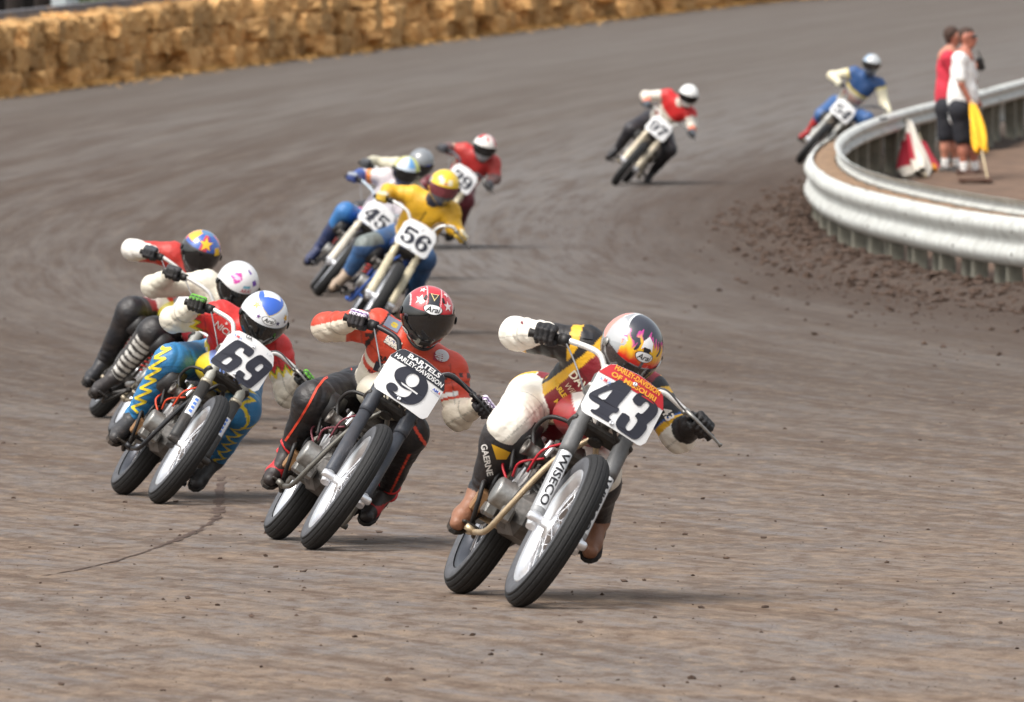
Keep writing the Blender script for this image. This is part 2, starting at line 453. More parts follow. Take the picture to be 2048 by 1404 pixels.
    grass = rng_(sp.outputs[1], 262., 275.)
    base = mix(grass, base, (.09, .12, .04))
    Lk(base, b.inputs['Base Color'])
    hsum = mth('ADD', mth('MULTIPLY', speck, .4), mth('ADD', mth('ADD', specb, mott), mth('MULTIPLY', fine, .6)))
    bp = N('ShaderNodeBump'); bp.inputs['Strength'].default_value = .7; bp.inputs['Distance'].default_value = .035
    Lk(hsum, bp.inputs['Height']); Lk(bp.outputs[0], b.inputs['Normal'])
    return m
DIRT = make_ground_mat()
BERM_ON = 1.0
def hay_d_at(X): return np.interp(X, HAYP[:, 0], HAYP[:, 1])
def ground_z(X, Y):
    z = zg(np.minimum(Y, 260)); hd = hay_d_at(X); over = np.clip((Y - hd - 1.5) / 6, 0, 1)
    back = np.minimum(zg(hd), 1.0) - .25
    u = (RX0 + (Y - RD0) ** 2 / (2 * RR)) - X
    wv = .75 + .35 * np.sin(Y * .9) * np.sin(Y * .37 + 1) ; lump = .5 + .5 * np.sin(X * 9 + Y * 2.3) * np.sin(Y * 3.7 - X * 4)
    z = z + BERM_ON * np.where((Y > 84) & (Y < 175) & (np.abs(u) < 3), (.11 + .05 * lump) * np.exp(-((u - .30) / (.45 * wv)) ** 2), 0)
    return z * (1 - over) + back * over
rows = np.concatenate([np.arange(8, 84, .6), np.arange(84, 172, .25), np.arange(172, 260, .6), 260 * 1.06 ** np.arange(0, 52)])
uc = np.linspace(-1, 1, 341); uc = np.sinh(uc * 3.2) / math.sinh(3.2)
GX = uc[None, :] * np.maximum(70, rows * .8)[:, None]; GY = np.repeat(rows[:, None], len(uc), 1)
GZ = ground_z(GX, GY)
nr, nc = GX.shape; ii = np.arange(nr * nc).reshape(nr, nc)
GQ = np.stack([ii[:-1, :-1], ii[:-1, 1:], ii[1:, 1:], ii[1:, :-1]], -1).reshape(-1, 4)
tag(link('dirt_track', mesh_np('dirt_track', np.stack([GX, GY, GZ], -1).reshape(-1, 3), GQ, DIRT)), kind='structure')

# infield inside the rail
INM = mat('infield_soil', (104, 82, 66), .95, bump=.7, bscale=3.0, var=.3)
INF_H = .10
dv = np.arange(92, 214, .5); V = []
for d in dv:
    x0 = rail_x(d) + .34
    for j, e in enumerate((0, .25, .6, 1.2, 2.5, 5, 10, 20, 45)):
        hgt = INF_H * min(1, (.25 + j * .5)) if j < 2 else INF_H
        V.append((x0 + e, d, zg(min(d, 172)) + hgt + .03 * math.sin(d * 1.3 + e * 2.1) + .02 * math.sin(d * 3.1 - e * 4)))
V = np.array(V); ii = np.arange(len(V)).reshape(len(dv), 9)
IQ = np.stack([ii[:-1, :-1], ii[:-1, 1:], ii[1:, 1:], ii[1:, :-1]], -1).reshape(-1, 4)
tag(link('infield_ground', mesh_np('infield_ground', V, IQ, INM)), kind='structure')
def infield_z(d): return float(zg(min(d, 172))) + INF_H

# loose clods
def clods():
    ico = []; t = (1 + 5 ** .5) / 2
    iv = np.array([(-1,t,0),(1,t,0),(-1,-t,0),(1,-t,0),(0,-1,t),(0,1,t),(0,-1,-t),(0,1,-t),(t,0,-1),(t,0,1),(-t,0,-1),(-t,0,1)]) / 1.9
    it = np.array([(0,11,5),(0,5,1),(0,1,7),(0,7,10),(0,10,11),(1,5,9),(5,11,4),(11,10,2),(10,7,6),(7,1,8),(3,9,4),(3,4,2),(3,2,6),(3,6,8),(3,8,9),(4,9,5),(2,4,11),(6,2,10),(8,6,7),(9,8,1)])
    pts = []; 
    for _ in range(1500):
        y = 38 + 70 * rng.random() ** 1.3; half = 1080 / F * y; x = rng.uniform(-half, half)
        pts.append((x, y, .003 + .009 * rng.random() ** 6))
    for _ in range(7000):    # berm thrown up along the rail
        y = rng.uniform(84, 160); off = abs(rng.normal(0, 1)) * (.5 + max(0, 130 - y) * .03)
        x = rail_x(y) - off
        pts.append((x, y, (.006 + .034 * rng.random() ** 5) * (1.1 if off < 1.2 else .6)))
    V = []; Q = []
    for i, (x, y, s) in enumerate(pts):
        j = iv * (1 + .35 * rng.standard_normal((12, 1))) * s * np.array([1.3, 1.3, .8]) + (x, y, float(ground_z(np.array(x), np.array(y))) + s * .3)
        V.append(j); Q.append(it + 12 * i)
    CL = mat('clod_soil', (74, 58, 48), .95, bump=.4, bscale=30, var=.35)
    tag(link('dirt_clods', mesh_np('dirt_clods', np.concatenate(V), np.concatenate(Q), CL, False)), 'small loose dark dirt clods scattered on the track', 'dirt', kind='stuff')
clods()
# long crack across the foreground, laid as flat strips of darker brown
def crack():
    m = MB(); path = [(445, 955), (440, 985), (438, 1020), (430, 1042), (395, 1062), (350, 1082), (290, 1105), (225, 1125), (150, 1142), (80, 1154)]
    pts = []
    for a, b in zip(path, path[1:]):
        for k in range(10): t = k / 10; pts.append((a[0] + (b[0]-a[0]) * t, a[1] + (b[1]-a[1]) * t))
    for i, (x, y) in enumerate(pts):
        if random.random() < .2: continue
        g = ground(x + random.uniform(-2, 2), y + random.uniform(-1.2, 1.2)); g2 = ground(pts[min(i+1, len(pts)-1)][0] + random.uniform(-3, 3), pts[min(i+1, len(pts)-1)][1])
        wd = random.uniform(.006, .026) * (1 if y < 1090 else .6); up = Vector((0, 0, .004)); t = (g2 - g); 
        if t.length < 1e-4: continue
        sx = Vector((wd * 1.5, wd * 5, 0)); g2 = g + t * 1.35
        m.add([g - sx + up, g + sx + up, g2 + sx * .7 + up, g2 - sx * .7 + up], [(0, 1, 2, 3)])
    tag(m.build('track_crack', mat('crack_brown', (72, 54, 44), .95, var=.3)), kind='structure')
crack()

# ------------------------------------------------------------------ guard rail
RAILM = mat('galvanised_rail', (206, 209, 205), .62, .0, bump=.25, bscale=4, var=.14, dirt=.5)
POSTM = mat('weathered_post', (126, 124, 112), .85, bump=.4, bscale=8, var=.3, dirt=.4)
FILLM = mat('rail_top_soil', (134, 108, 84), .95, bump=.6, bscale=8, var=.3)
WPROF = [(-.005, .0), (.03, .012), (.075, .055), (.078, .095), (.03, .135), (.012, .165), (.03, .195), (.078, .235), (.075, .275), (.03, .318), (-.005, .33)]
def rail_frame(d):
    t = Vector(((d - RD0) / RR, 1, 0)).normalized(); return Vector((rail_x(d), d, float(zg(d)))), Vector((-t.y, t.x, 0))
grail = link('guard_rail', None); grail.location = (rail_x(RD0), RD0, float(zg(RD0)))
tag(grail, 'curved pale galvanised double guard rail on many posts at inside of the turn', 'guard rail')
def rel(o, v): return Vector(v) - o.location
def beam(d0, d1, off, zb, sgn, zs=1., name='rail_panel'):
    ds = np.linspace(d0, d1, 7); m = MB(); vs = []; dent = [random.gauss(0, .008) for _ in range(7)]; off0 = off
    ds[-1] -= .035
    for i, d in enumerate(ds):
        p, nrm = rail_frame(d); off = off0 + (dent[i] if 0 < i < 6 else 0); lap = .010 if i == 6 else 0
        for o_, z_ in WPROF: vs.append(rel(grail, p + nrm * (off + sgn * (o_ + lap)) + Vector((0, 0, zb + z_ * zs))))
    k = len(WPROF)
    fs = [(i*k+j, i*k+j+1, (i+1)*k+j+1, (i+1)*k+j) for i in range(6) for j in range(k - 1)]
    # back skin 4 mm behind gives the sheet its thickness
    b = len(vs)
    for i, d in enumerate(ds):
        p, nrm = rail_frame(d)
        for o_, z_ in WPROF: vs.append(rel(grail, p + nrm * (off + sgn * (o_ - .006)) + Vector((0, 0, zb + z_ * zs))))
    fs += [(b+i*k+j, b+(i+1)*k+j, b+(i+1)*k+j+1, b+i*k+j+1) for i in range(6) for j in range(k - 1)]
    fs += [(i*k+k-1, b+i*k+k-1, b+(i+1)*k+k-1, (i+1)*k+k-1) for i in range(6)]
    fs += [(i*k, (i+1)*k, b+(i+1)*k, b+i*k) for i in range(6)]
    m.add(vs, fs, True); o = m.build(name, RAILM, grail); return o
L = 3.8; d = 92.0
while d < 206:
    for off, zb, sg, zs in ((.07, .29, 1, 1.4), (-.20, .62, -1, .8)):
        o = beam(d, d + L, off, zb, sg, zs)
        for zz in (.09 * zs, .24 * zs):
            bm = MB(); p, nr_ = rail_frame(d + .12); c = rel(grail, p + nr_ * (off + sg * .08) + Vector((0, 0, zb + zz)))
            bm.lathe([(.0, .012), (.016, .01), (.018, 0)], c, nr_ * sg, 8); bm.build('bolt', ALUD, o)
    d += L
m = MB(); vs = []; ds = np.arange(92, 209, .5)
for d in ds:
    p, n_ = rail_frame(d)
    for o_, z_ in ((.065, .70), (.02, .725), (-.06, .735 + .012 * math.sin(d * 5)), (-.14, .74), (-.195, .735)): vs.append(rel(grail, p + n_ * o_ + Vector((0, 0, z_ + .01 * math.sin(d * 3.1)))))
m.add(vs, [(i*5+j, i*5+j+1, (i+1)*5+j+1, (i+1)*5+j) for i in range(len(ds) - 1) for j in range(4)], True)
o = m.build('soil_filling', FILLM, grail); o['label'] = 'dry brown soil lying between the two rails'
pm = MB().box((0, 0, .20), (.15, .17, 1.0), bev=.012).mesh('post', POSTM)
d = 92.4; i = 0
while d < 206:
    p, n_ = rail_frame(d)
    o = link('post', pm, grail); o.location = rel(grail, p + n_ * (-.01 if i % 2 else -.08)); o.rotation_euler = (random.uniform(-.02, .02), random.uniform(-.02, .02), math.atan2(n_.y, n_.x) + random.uniform(-.08, .08))
    d += 1.15; i += 1

# ------------------------------------------------------------------ hay bales along the outside
def hay_mat():
    m = bpy.data.materials.new('straw'); m.use_nodes = True; n = m.node_tree; b = n.nodes['Principled BSDF']
    tc = n.nodes.new('ShaderNodeTexCoord'); oi = n.nodes.new('ShaderNodeObjectInfo')
    mp = n.nodes.new('ShaderNodeMapping'); mp.inputs['Scale'].default_value = (3, 14, 16)
    ns = n.nodes.new('ShaderNodeTexNoise'); ns.inputs['Scale'].default_value = 2.2; ns.inputs['Detail'].default_value = 8; ns.inputs['Roughness'].default_value = .75
    n.links.new(tc.outputs['Object'], mp.inputs[0]); n.links.new(mp.outputs[0], ns.inputs[0])
    rp = n.nodes.new('ShaderNodeValToRGB'); e = rp.color_ramp.elements
    e[0].position = .3; e[0].color = (.30, .15, .058, 1); e[1].position = .68; e[1].color = (.90, .55, .22, 1)
    n.links.new(ns.outputs[0], rp.inputs[0])
    hv = n.nodes.new('ShaderNodeHueSaturation'); mr = n.nodes.new('ShaderNodeMapRange'); mr.inputs[3].default_value = .62; mr.inputs[4].default_value = 1.2
    n.links.new(oi.outputs['Random'], mr.inputs[0]); n.links.new(mr.outputs[0], hv.inputs['Value']); n.links.new(rp.outputs[0], hv.inputs['Color'])
    n.links.new(hv.outputs[0], b.inputs['Base Color']); b.inputs['Roughness'].default_value = .9
    bp = n.nodes.new('ShaderNodeBump'); bp.inputs['Strength'].default_value = .9; bp.inputs['Distance'].default_value = .03
    n.links.new(ns.outputs[0], bp.inputs['Height']); n.links.new(bp.outputs[0], b.inputs['Normal'])
    return m
HAY = hay_mat(); TWINE = mat('twine', (150, 120, 70), .9)
def bale_mesh(seed):
    r_ = np.random.default_rng(seed); lx, ly, lz = .95, .46, .38; nx, ny, nz = 8, 4, 4; vid = {}; V = []; Q = []
    ph = r_.uniform(0, 6, 8)
    def v(i, j, k):
        if (i, j, k) not in vid:
            p = np.array([(i/nx-.5)*lx, (j/ny-.5)*ly, (k/nz)*lz])
            c = np.array([0, 0, lz/2]); q = (p - c) / np.array([lx/2, ly/2, lz/2])
            rnd = 1 - .025 * (np.sum(np.abs(q) ** 6) - 1)
            p = c + (p - c) * rnd + r_.normal(0, .016, 3)
            p[2] += .02 * math.sin(q[0] * 3 + ph[0]); p[1] += .03 * math.sin(q[0] * 4 + q[2] * 3 + ph[1])
            for tw in (-.35, .35):   # squeezed by the twine
                p[1:] = np.array([0, lz/2]) + (p[1:] - np.array([0, lz/2])) * (1 - .07 * math.exp(-((q[0] - tw) / .12) ** 2))
            vid[(i, j, k)] = len(V); V.append(p)
        return vid[(i, j, k)]
    for i in range(nx):
        for j in range(ny): Q += [(v(i,j,0), v(i,j+1,0), v(i+1,j+1,0), v(i+1,j,0)), (v(i,j,nz), v(i+1,j,nz), v(i+1,j+1,nz), v(i,j+1,nz))]
    for i in range(nx):
        for k in range(nz): Q += [(v(i,0,k), v(i+1,0,k), v(i+1,0,k+1), v(i,0,k+1)), (v(i,ny,k), v(i,ny,k+1), v(i+1,ny,k+1), v(i+1,ny,k))]
    for j in range(ny):
        for k in range(nz): Q += [(v(0,j,k), v(0,j,k+1), v(0,j+1,k+1), v(0,j+1,k)), (v(nx,j,k), v(nx,j+1,k), v(nx,j+1,k+1), v(nx,j,k+1))]
    n0 = len(V); Va = np.array(V)
    for i in range(380):     # straws poking out of the faces
        f = Q[r_.integers(len(Q))]
        if max(f) >= n0: continue
        a, b, c = Va[f[0]], Va[f[1]], Va[f[2]]; u, w_ = r_.random(2); p = a + (b - a) * u + (c - b) * w_; nn = np.cross(b - a, c - b); nn /= max(np.linalg.norm(nn), 1e-9)
        dv_ = nn * r_.uniform(.1, .8) + r_.normal(0, .6, 3); dv_ *= r_.uniform(.05, .13) / np.linalg.norm(dv_); sv = np.cross(dv_, r_.normal(0, 1, 3)); sv *= .005 / max(np.linalg.norm(sv), 1e-9)
        k = len(V); V += [p - sv, p + sv, p + dv_ + sv * .5, p + dv_ - sv * .5]; Q.append((k, k + 1, k + 2, k + 3))
    return mesh_np('hay_bale', V, Q, HAY, False)
bales = [bale_mesh(i) for i in range(6)]
def hay_line():
    """stations every .98 m along the line"""
    seg = np.linalg.norm(np.diff(HAYP, axis=0), axis=1); s = np.concatenate([[0], np.cumsum(seg)])
    s0 = np.interp(-90, HAYU, s); s1 = np.interp(1640, HAYU, s); out = []
    for k, t in enumerate(np.arange(s0, s1, .86)):
        p = Vector([np.interp(t, s, HAYP[:, q]) for q in range(3)]); p2 = Vector([np.interp(t + .3, s, HAYP[:, q]) for q in range(3)])
        tn = (p2 - p); tn.z = 0; tn.normalize(); out.append((p, tn))
    return out
HL = hay_line()
for k, (p, tn) in enumerate(HL):
    nrm = Vector((tn.y, -tn.x, 0))       # towards the track
    for row in range(3):
        # bales sit slightly fanned out, as stacked by hand; some are laid end-on
        endon = random.random() < .38
        q = p + tn * random.uniform(-.12, .12) + nrm * (random.uniform(-.12, .16) + (2 - row) * .05)
        o = link('hay_bale', random.choice(bales))
        o.location = q + Vector((0, 0, -.05 + row * .378 + random.uniform(-.01, .015)))
        o.rotation_euler = (random.uniform(-.05, .05), random.uniform(-.05, .05), math.atan2(tn.y, tn.x) + (math.pi/2 if endon else 0) + random.uniform(-.16, .16) + (math.pi if random.random() < .5 else 0))
        o.scale = (random.uniform(.92, 1.03), random.uniform(.95, 1.1), random.uniform(.93, 1.05))
        tag(o, 'golden straw bale in the stacked wall along the outside of the track', 'hay bale', 'straw bales stacked along the outside of the track')
def straw():
    V = []; Q = []
    for i in range(9000):
        p, tn = HL[rng.integers(len(HL))]; nrm = Vector((tn.y, -tn.x, 0))
        c = p + tn * rng.uniform(-.5, .5) + nrm * (.2 + abs(rng.normal(0, .35))); c.z = float(zg(c.y)) + .01 + .03 * rng.random()
        a = rng.uniform(0, 6.28); l = Vector((math.cos(a), math.sin(a), rng.uniform(-.1, .2))) * .12; wv = Vector((-math.sin(a), math.cos(a), 0)) * .008
        V += [(c - l - wv)[:], (c - l + wv)[:], (c + l + wv + Vector((0, 0, .02)))[:], (c + l - wv + Vector((0, 0, .02)))[:]]; Q.append((4*i, 4*i+1, 4*i+2, 4*i+3))
    tag(link('loose_straw', mesh_np('loose_straw', V, Q, mat('straw_litter', (205, 160, 92), .9, var=.3), False)), 'loose straw lying at the foot of the bale wall', 'straw', kind='stuff')
straw()
# barrier wall behind the bales and what shows over it
BW = mat('barrier_concrete', (112, 112, 116), .9, bump=.3, bscale=3, var=.2)
bar = link('barrier_wall', None); bar.location = HL[0][0]
tag(bar, 'grey barrier wall showing above the straw bales at upper left', 'wall')
seg = HL[:: 4]
for (p, t), (p2, t2) in zip(seg, seg[1:]):
    back = Vector((-t.y, t.x, 0)) * .8; m = MB(); a = p + back - bar.location; b = p2 + Vector((-t2.y, t2.x, 0)) * .8 - bar.location
    dirv = (b - a); dirv.z = 0; n_ = Vector((-dirv.y, dirv.x, 0)).normalized() * .12; e = dirv.normalized() * .012
    vs = []
    for q in (a + e, b - e):
        for dx, zz in ((-1.3, -.6), (-.8, .4), (-.6, 1.18), (.6, 1.18), (.8, .4), (1.3, -.6)): vs.append(q + n_ * dx + Vector((0, 0, zz)))
    m.add(vs, [(j, 6 + j, 6 + (j+1) % 6, (j+1) % 6) for j in range(6)] + [(0, 1, 2, 3, 4, 5), (11, 10, 9, 8, 7, 6)])
    m.build('wall_panel', BW, bar)
LEAF = mat('foliage', (70, 86, 48), .8, var=.5, bscale=3)
BARK = mat('bark', (62, 54, 50), .95, bump=.6, bscale=6, var=.3)
def leaf_mass(c, rad, n_, size, seed):
    r_ = np.random.default_rng(seed); p = r_.normal(0, 1, (n_, 3)); p /= np.linalg.norm(p, axis=1)[:, None]; p *= (r_.random((n_, 1)) ** .4) * (1 + .25 * np.sin(p[:, :1] * 5 + seed)); p = p * np.array(rad) + np.array(c)
    a = r_.normal(0, 1, (n_, 3)); a /= np.linalg.norm(a, axis=1)[:, None]; b = np.cross(a, r_.normal(0, 1, (n_, 3))); b /= np.linalg.norm(b, axis=1)[:, None]
    s = size * (.6 + .8 * r_.random((n_, 1)))
    V = np.stack([p - a*s, p + b*s*.5, p + a*s, p - b*s*.5], 1).reshape(-1, 3); return V, np.arange(4 * n_).reshape(-1, 4)
def tree(pxx, d, lab, seed):
    X = (pxx - CX) / F * d; zb = float(ground_z(np.array(X), np.array(d))); o = link('shade_tree', None); o.location = (X, d, zb)
    tag(o, lab, 'tree', 'trees beyond the barrier')
    m = MB(); m.tube(cat_curve([(0, 0, -.1), (.03, 0, .8), (.0, .05, 2.0), (.1, 0, 3.4)], 4), np.linspace(.2, .12, 13), 10)
    for a in range(5): an = a * 1.3 + seed; m.tube([(.05, 0, 2.4 + a * .2), (.05 + 1.0 * math.cos(an), 1.0 * math.sin(an), 3.4 + .2 * a), (.05 + 1.7 * math.cos(an), 1.7 * math.sin(an), 4.3 + .2 * a)], [.08, .05, .02], 6)
    m.build('trunk', BARK, o); V, Q = leaf_mass((0, 0, 4.6), (2.6, 2.6, 1.9), 5000, .13, seed); link('crown', mesh_np('crown', V, Q, LEAF, False), o)
tree(29, 214, 'tree with dark trunk at the far upper left corner, beyond the wall', 2); tree(86, 219, 'second dark tree trunk from the left corner, beyond the wall', 5)
for i, (pxx, d, rx_) in enumerate(((130, 230, 1.4), (250, 232, 1.6), (-60, 236, 1.5))):
    X = (pxx - CX) / F * d; zb = float(ground_z(np.array(X), np.array(d))); V, Q = leaf_mass((0, 0, .9), (rx_, .8, 1.0), 3500, .08, 11 + i)
    o = link('green_bush', None); o.location = (X, d, zb); link('foliage', mesh_np('foliage', V, Q, LEAF, False), o)
    sm = MB()
    for a in range(5): sm.tube([(.05 * a - .1, 0, -.05), (.2 * a - .4, .05, .9)], [.03, .012], 6)
    sm.build('stem', BARK, o)
    tag(o, ('green bush beyond the wall, right of the dark trunks', 'green bush beyond the wall where the bales rise to the top edge', 'green bush beyond the wall behind the corner trunk')[i], 'bush')
def trailer():
    d = 226; X = (45 - CX) / F * d; zb = float(ground_z(np.array(X), np.array(d))); o = link('parked_trailer', None); o.location = (X, d, zb)
    tag(o, 'pale blue-white parked trailer behind the trunks at upper left', 'trailer')
    MB().box((0, 0, 1.45), (2.0, 3.6, 1.9), bev=.12).build('body', mat('trailer_white', (205, 215, 218), .35, var=.05), o)
    MB().box((-.1, -1.803, 1.75), (.9, .02, .55), bev=.008).build('window', VISOR, o)
    for sx in (-.85, .85): MB().lathe([(.08, -.09), (.30, -.09), (.33, -.05), (.33, .05), (.30, .09), (.08, .09)], (sx, .2, .33), (1, 0, 0), 20).build('wheel', RUB, o)
    MB().tube([(0, -1.8, .55), (0, -2.7, .5)], .05).build('tow_bar', STEEL, o)
trailer()

# ================================================================== MOTORCYCLES
WB = .70; WR = .345; TT = .055; RM = WR - TT
RAKE = R(25); FU = Vector((-math.sin(RAKE), 0, math.cos(RAKE))); FN = Vector((math.cos(RAKE), 0, math.sin(RAKE)))
AXF = Vector((WB, 0, WR)); AXR = Vector((-WB, 0, WR))
_mc = {}
def cached(key, fn):
    if key not in _mc: _mc[key] = fn()
    return _mc[key]
def tyre_mesh(wid):
    prof = []; grooves = (-52, -26, 0, 26, 52)
    for a in np.arange(-128, 128.1, 3.2):
        r_ = TT; g = min(abs(a - q) for q in grooves)
        if g < 2.6: r_ = TT - .0055
        elif abs(a) > 66: r_ = TT - .002
        prof.append((RM + r_ * math.cos(R(a)), math.sin(R(a)) * r_ * wid / TT))
    n_ = 72; vs = []; k = len(prof)
    for i in range(n_):
        t = 2 * math.pi * i / n_
        for r_, y in prof: vs.append((r_ * math.sin(t), y, r_ * math.cos(t)))
    fs = []; mi = []
    for i in range(n_):
        for j in range(k - 1):
            fs.append((i*k+j, i*k+j+1, ((i+1) % n_)*k+j+1, ((i+1) % n_)*k+j)); a = -128 + 3.2 * (j + .5); mi.append(1 if abs(a) > 66 else 0)
    return mesh_np('tyre', vs, fs, None, True, None, [RUB, RUBS], mi)
def rim_mesh(m):
    mb = MB(); mb.lathe([(.232, -.034), (.252, -.042), (.258, -.040), (.258, -.036), (.236, -.030), (.222, -.014), (.218, 0), (.222, .014), (.236, .030), (.258, .036), (.258, .040), (.252, .042), (.232, .034), (.206, .016), (.202, 0), (.206, -.016), (.232, -.034)], (0, 0, 0), (0, 1, 0), 64)
    return mb.mesh('rim', m)
def hub_mesh():
    mb = MB(); mb.lathe([(.008, -.075), (.02, -.074), (.022, -.045), (.055, -.04), (.058, -.03), (.03, -.024), (.026, 0), (.03, .024), (.058, .03), (.055, .04), (.022, .045), (.02, .074), (.008, .075)], (0, 0, 0), (0, 1, 0), 24); return mb.mesh('hub', ALU)
def spoke_mesh():
    mb = MB()
    for i in range(36):
        a = 2 * math.pi * i / 36; sd = 1 if i % 2 else -1; b = a + (.5 if (i // 2) % 2 else -.5)
        mb.tube([(.056 * math.sin(b), sd * .035, .056 * math.cos(b)), (.208 * math.sin(a), sd * .004, .208 * math.cos(a))], .0021, 5, False)
    return mb.mesh('spokes', ALU)
def wheel(parent, ax, wid, rimm, name):
    o = link(name, cached(('rim', rimm.name), lambda: rim_mesh(rimm)), parent); o.location = ax
    link('tyre', cached(('tyre', wid), lambda: tyre_mesh(wid)), o); link('hub', cached('hub', hub_mesh), o); s = link('spokes', cached('spk', spoke_mesh), o); return o
# numerals traced in pixel outlines, brought to plate units (width 1 = plate half width)
def affine(lst, c, r_, u):
    det = r_[0] * u[1] - r_[1] * u[0]
    return [(((x - c[0]) * u[1] - (y - c[1]) * u[0]) / det, (r_[0] * (y - c[1]) - r_[1] * (x - c[0])) / det) for x, y in lst]
_a43 = ((735, 715), (455, 250), (185, -350)); _a9 = ((960, 745), (420, 270), (160, -360)); _a69 = ((830, 740), (379, 245), (170, -312))
def _ell(cx, cy, a, b, n=14): return [(cx + a * math.cos(2*math.pi*i/n), cy + b * math.sin(2*math.pi*i/n)) for i in range(n)]
G4 = [affine(l, *_a43) for l in ([(650,395),(740,445),(842,502),(730,640),(612,775),(658,800),(612,862),(565,850),(520,885),(500,920),(545,950),(505,992),(380,920),(245,842),(270,802),(330,822),(392,758),(330,722),(255,675),(230,630),(245,590),(290,560),(420,500),(545,440),(572,440)], [(577,522),(510,610),(445,692),(355,640),(365,605)])]
G3 = [affine(l, *_a43) for l in ([(820,682),(870,605),(930,570),(1000,595),(1150,690),(1200,740),(1210,800),(1180,870),(1110,940),(1070,972),(1048,990),(1055,1030),(1040,1070),(960,1170),(890,1208),(820,1190),(640,1085),(600,1030),(605,970),(650,900),(700,838),(822,915),(740,1030),(745,1070),(780,1095),(825,1080),(905,970),(910,940),(890,905),(865,895),(915,832),(950,855),(985,850),(1070,760),(1080,720),(1050,690),(1010,690),(935,772)],)]
G9 = [affine(l, *_a9) for l in ([(845,475),(950,490),(1070,560),(1160,660),(1210,780),(1205,890),(1160,1000),(1090,1080),(990,1120),(890,1115),(790,1075),(690,1010),(610,920),(580,840),(595,790),(640,762),(700,775),(750,825),(765,870),(745,912),(715,917),(680,905),(740,962),(820,998),(880,1003),(930,975),(960,935),(978,888),(900,875),(820,840),(740,765),(690,670),(690,590),(730,520)], _ell(962, 712, 104, 118))]
B6 = [affine(l, *_a69) for l in ([(690,410),(740,420),(900,520),(960,570),(965,610),(940,650),(882,702),(830,660),(772,625),(800,590),(800,560),(760,535),(720,545),(633,637),(740,700),(775,740),(775,790),(750,840),(620,945),(560,970),(500,955),(310,840),(280,795),(285,760),(320,710),(630,430)], [(555,702),(600,720),(617,745),(600,775),(540,832),(510,842),(447,812),(447,790)])]
B9 = [affine(l, *_a69) for l in ([(1060,645),(1110,655),(1260,770),(1290,830),(1280,880),(960,1200),(910,1220),(850,1205),(700,1100),(660,1040),(670,980),(735,912),(790,950),(842,990),(805,1030),(810,1065),(850,1085),(890,1080),(962,990),(850,920),(830,870),(835,820),(870,770),(1000,670)], [(1085,783),(1142,825),(1060,922),(1030,927),(988,897),(988,870)])]
def recentre(loops, w_, h_, cx, cy, rot=False):
    a = np.concatenate([np.array(l) for l in loops]); mn, mx = a.min(0), a.max(0); out = []
    for l in loops:
        q = (np.array(l) - (mn + mx) / 2) / (mx - mn); q = -q if rot else q
        out.append([(cx + x * w_, cy + y * h_) for x, y in q])
    return out
G5 = [[(.12,1.35),(.5,1.33),(.9,1.35),(.98,1.1),(.6,1.1),(.34,1.12),(.30,.84),(.5,.92),(.72,.89),(.9,.75),(.98,.5),(.92,.22),(.72,.04),(.45,0),(.2,.05),(.05,.2),(.05,.36),(.17,.45),(.3,.4),(.33,.25),(.42,.12),(.55,.14),(.64,.3),(.66,.48),(.6,.65),(.48,.75),(.35,.7),(.25,.6),(.12,.6)]]
G7 = [[(.05,1.35),(.5,1.35),(.98,1.35),(.98,1.12),(.72,.7),(.60,.4),(.55,0),(.2,0),(.26,.45),(.45,.8),(.66,1.07),(.3,1.07),(.18,.9),(.05,.9)]]
def two(a, b, ra=False, rb=False, h_=1.2):
    return [(recentre(a, .78, h_, -.42, -.12, ra), 1), (recentre(b, .78, h_, .42, -.12, rb), 1)]
NUMERALS = {'43': [(G4, 1), (G3, 1)], '9': [(G9, 2)], '69': [(B6, 1), (B9, 1)], '56': two(G5, G9, False, True), '45': two(G4, G5), '39': two(G3, G9), '97': two(G9, G7), '54': two(G5, G4)}
PW, PH = .152, .12       # half sizes of the plate
def plate_pt(x, y, off=0.):
    t = R(14); un = Vector((-math.sin(t), 0, math.cos(t))); nn = Vector((math.cos(t), 0, math.sin(t)))
    bow = -.018 * (x / PW) ** 2
    return PC + Vector((0, 1, 0)) * x + un * y + nn * (off + bow)
PC = Vector((.565, 0, .93))
def plate_decal(name, V, Fc, sx, sy, cx, cy, m, parent, rot=0., off=.004):
    c, s = math.cos(rot), math.sin(rot); pts = []
    for x, y, _ in V:
        x, y = x * sx, y * sy; x, y = x * c - y * s + cx, x * s + y * c + cy; pts.append(plate_pt(x, y, off)[:])
    return link(name, poly_mesh(name, pts, Fc, m), parent)
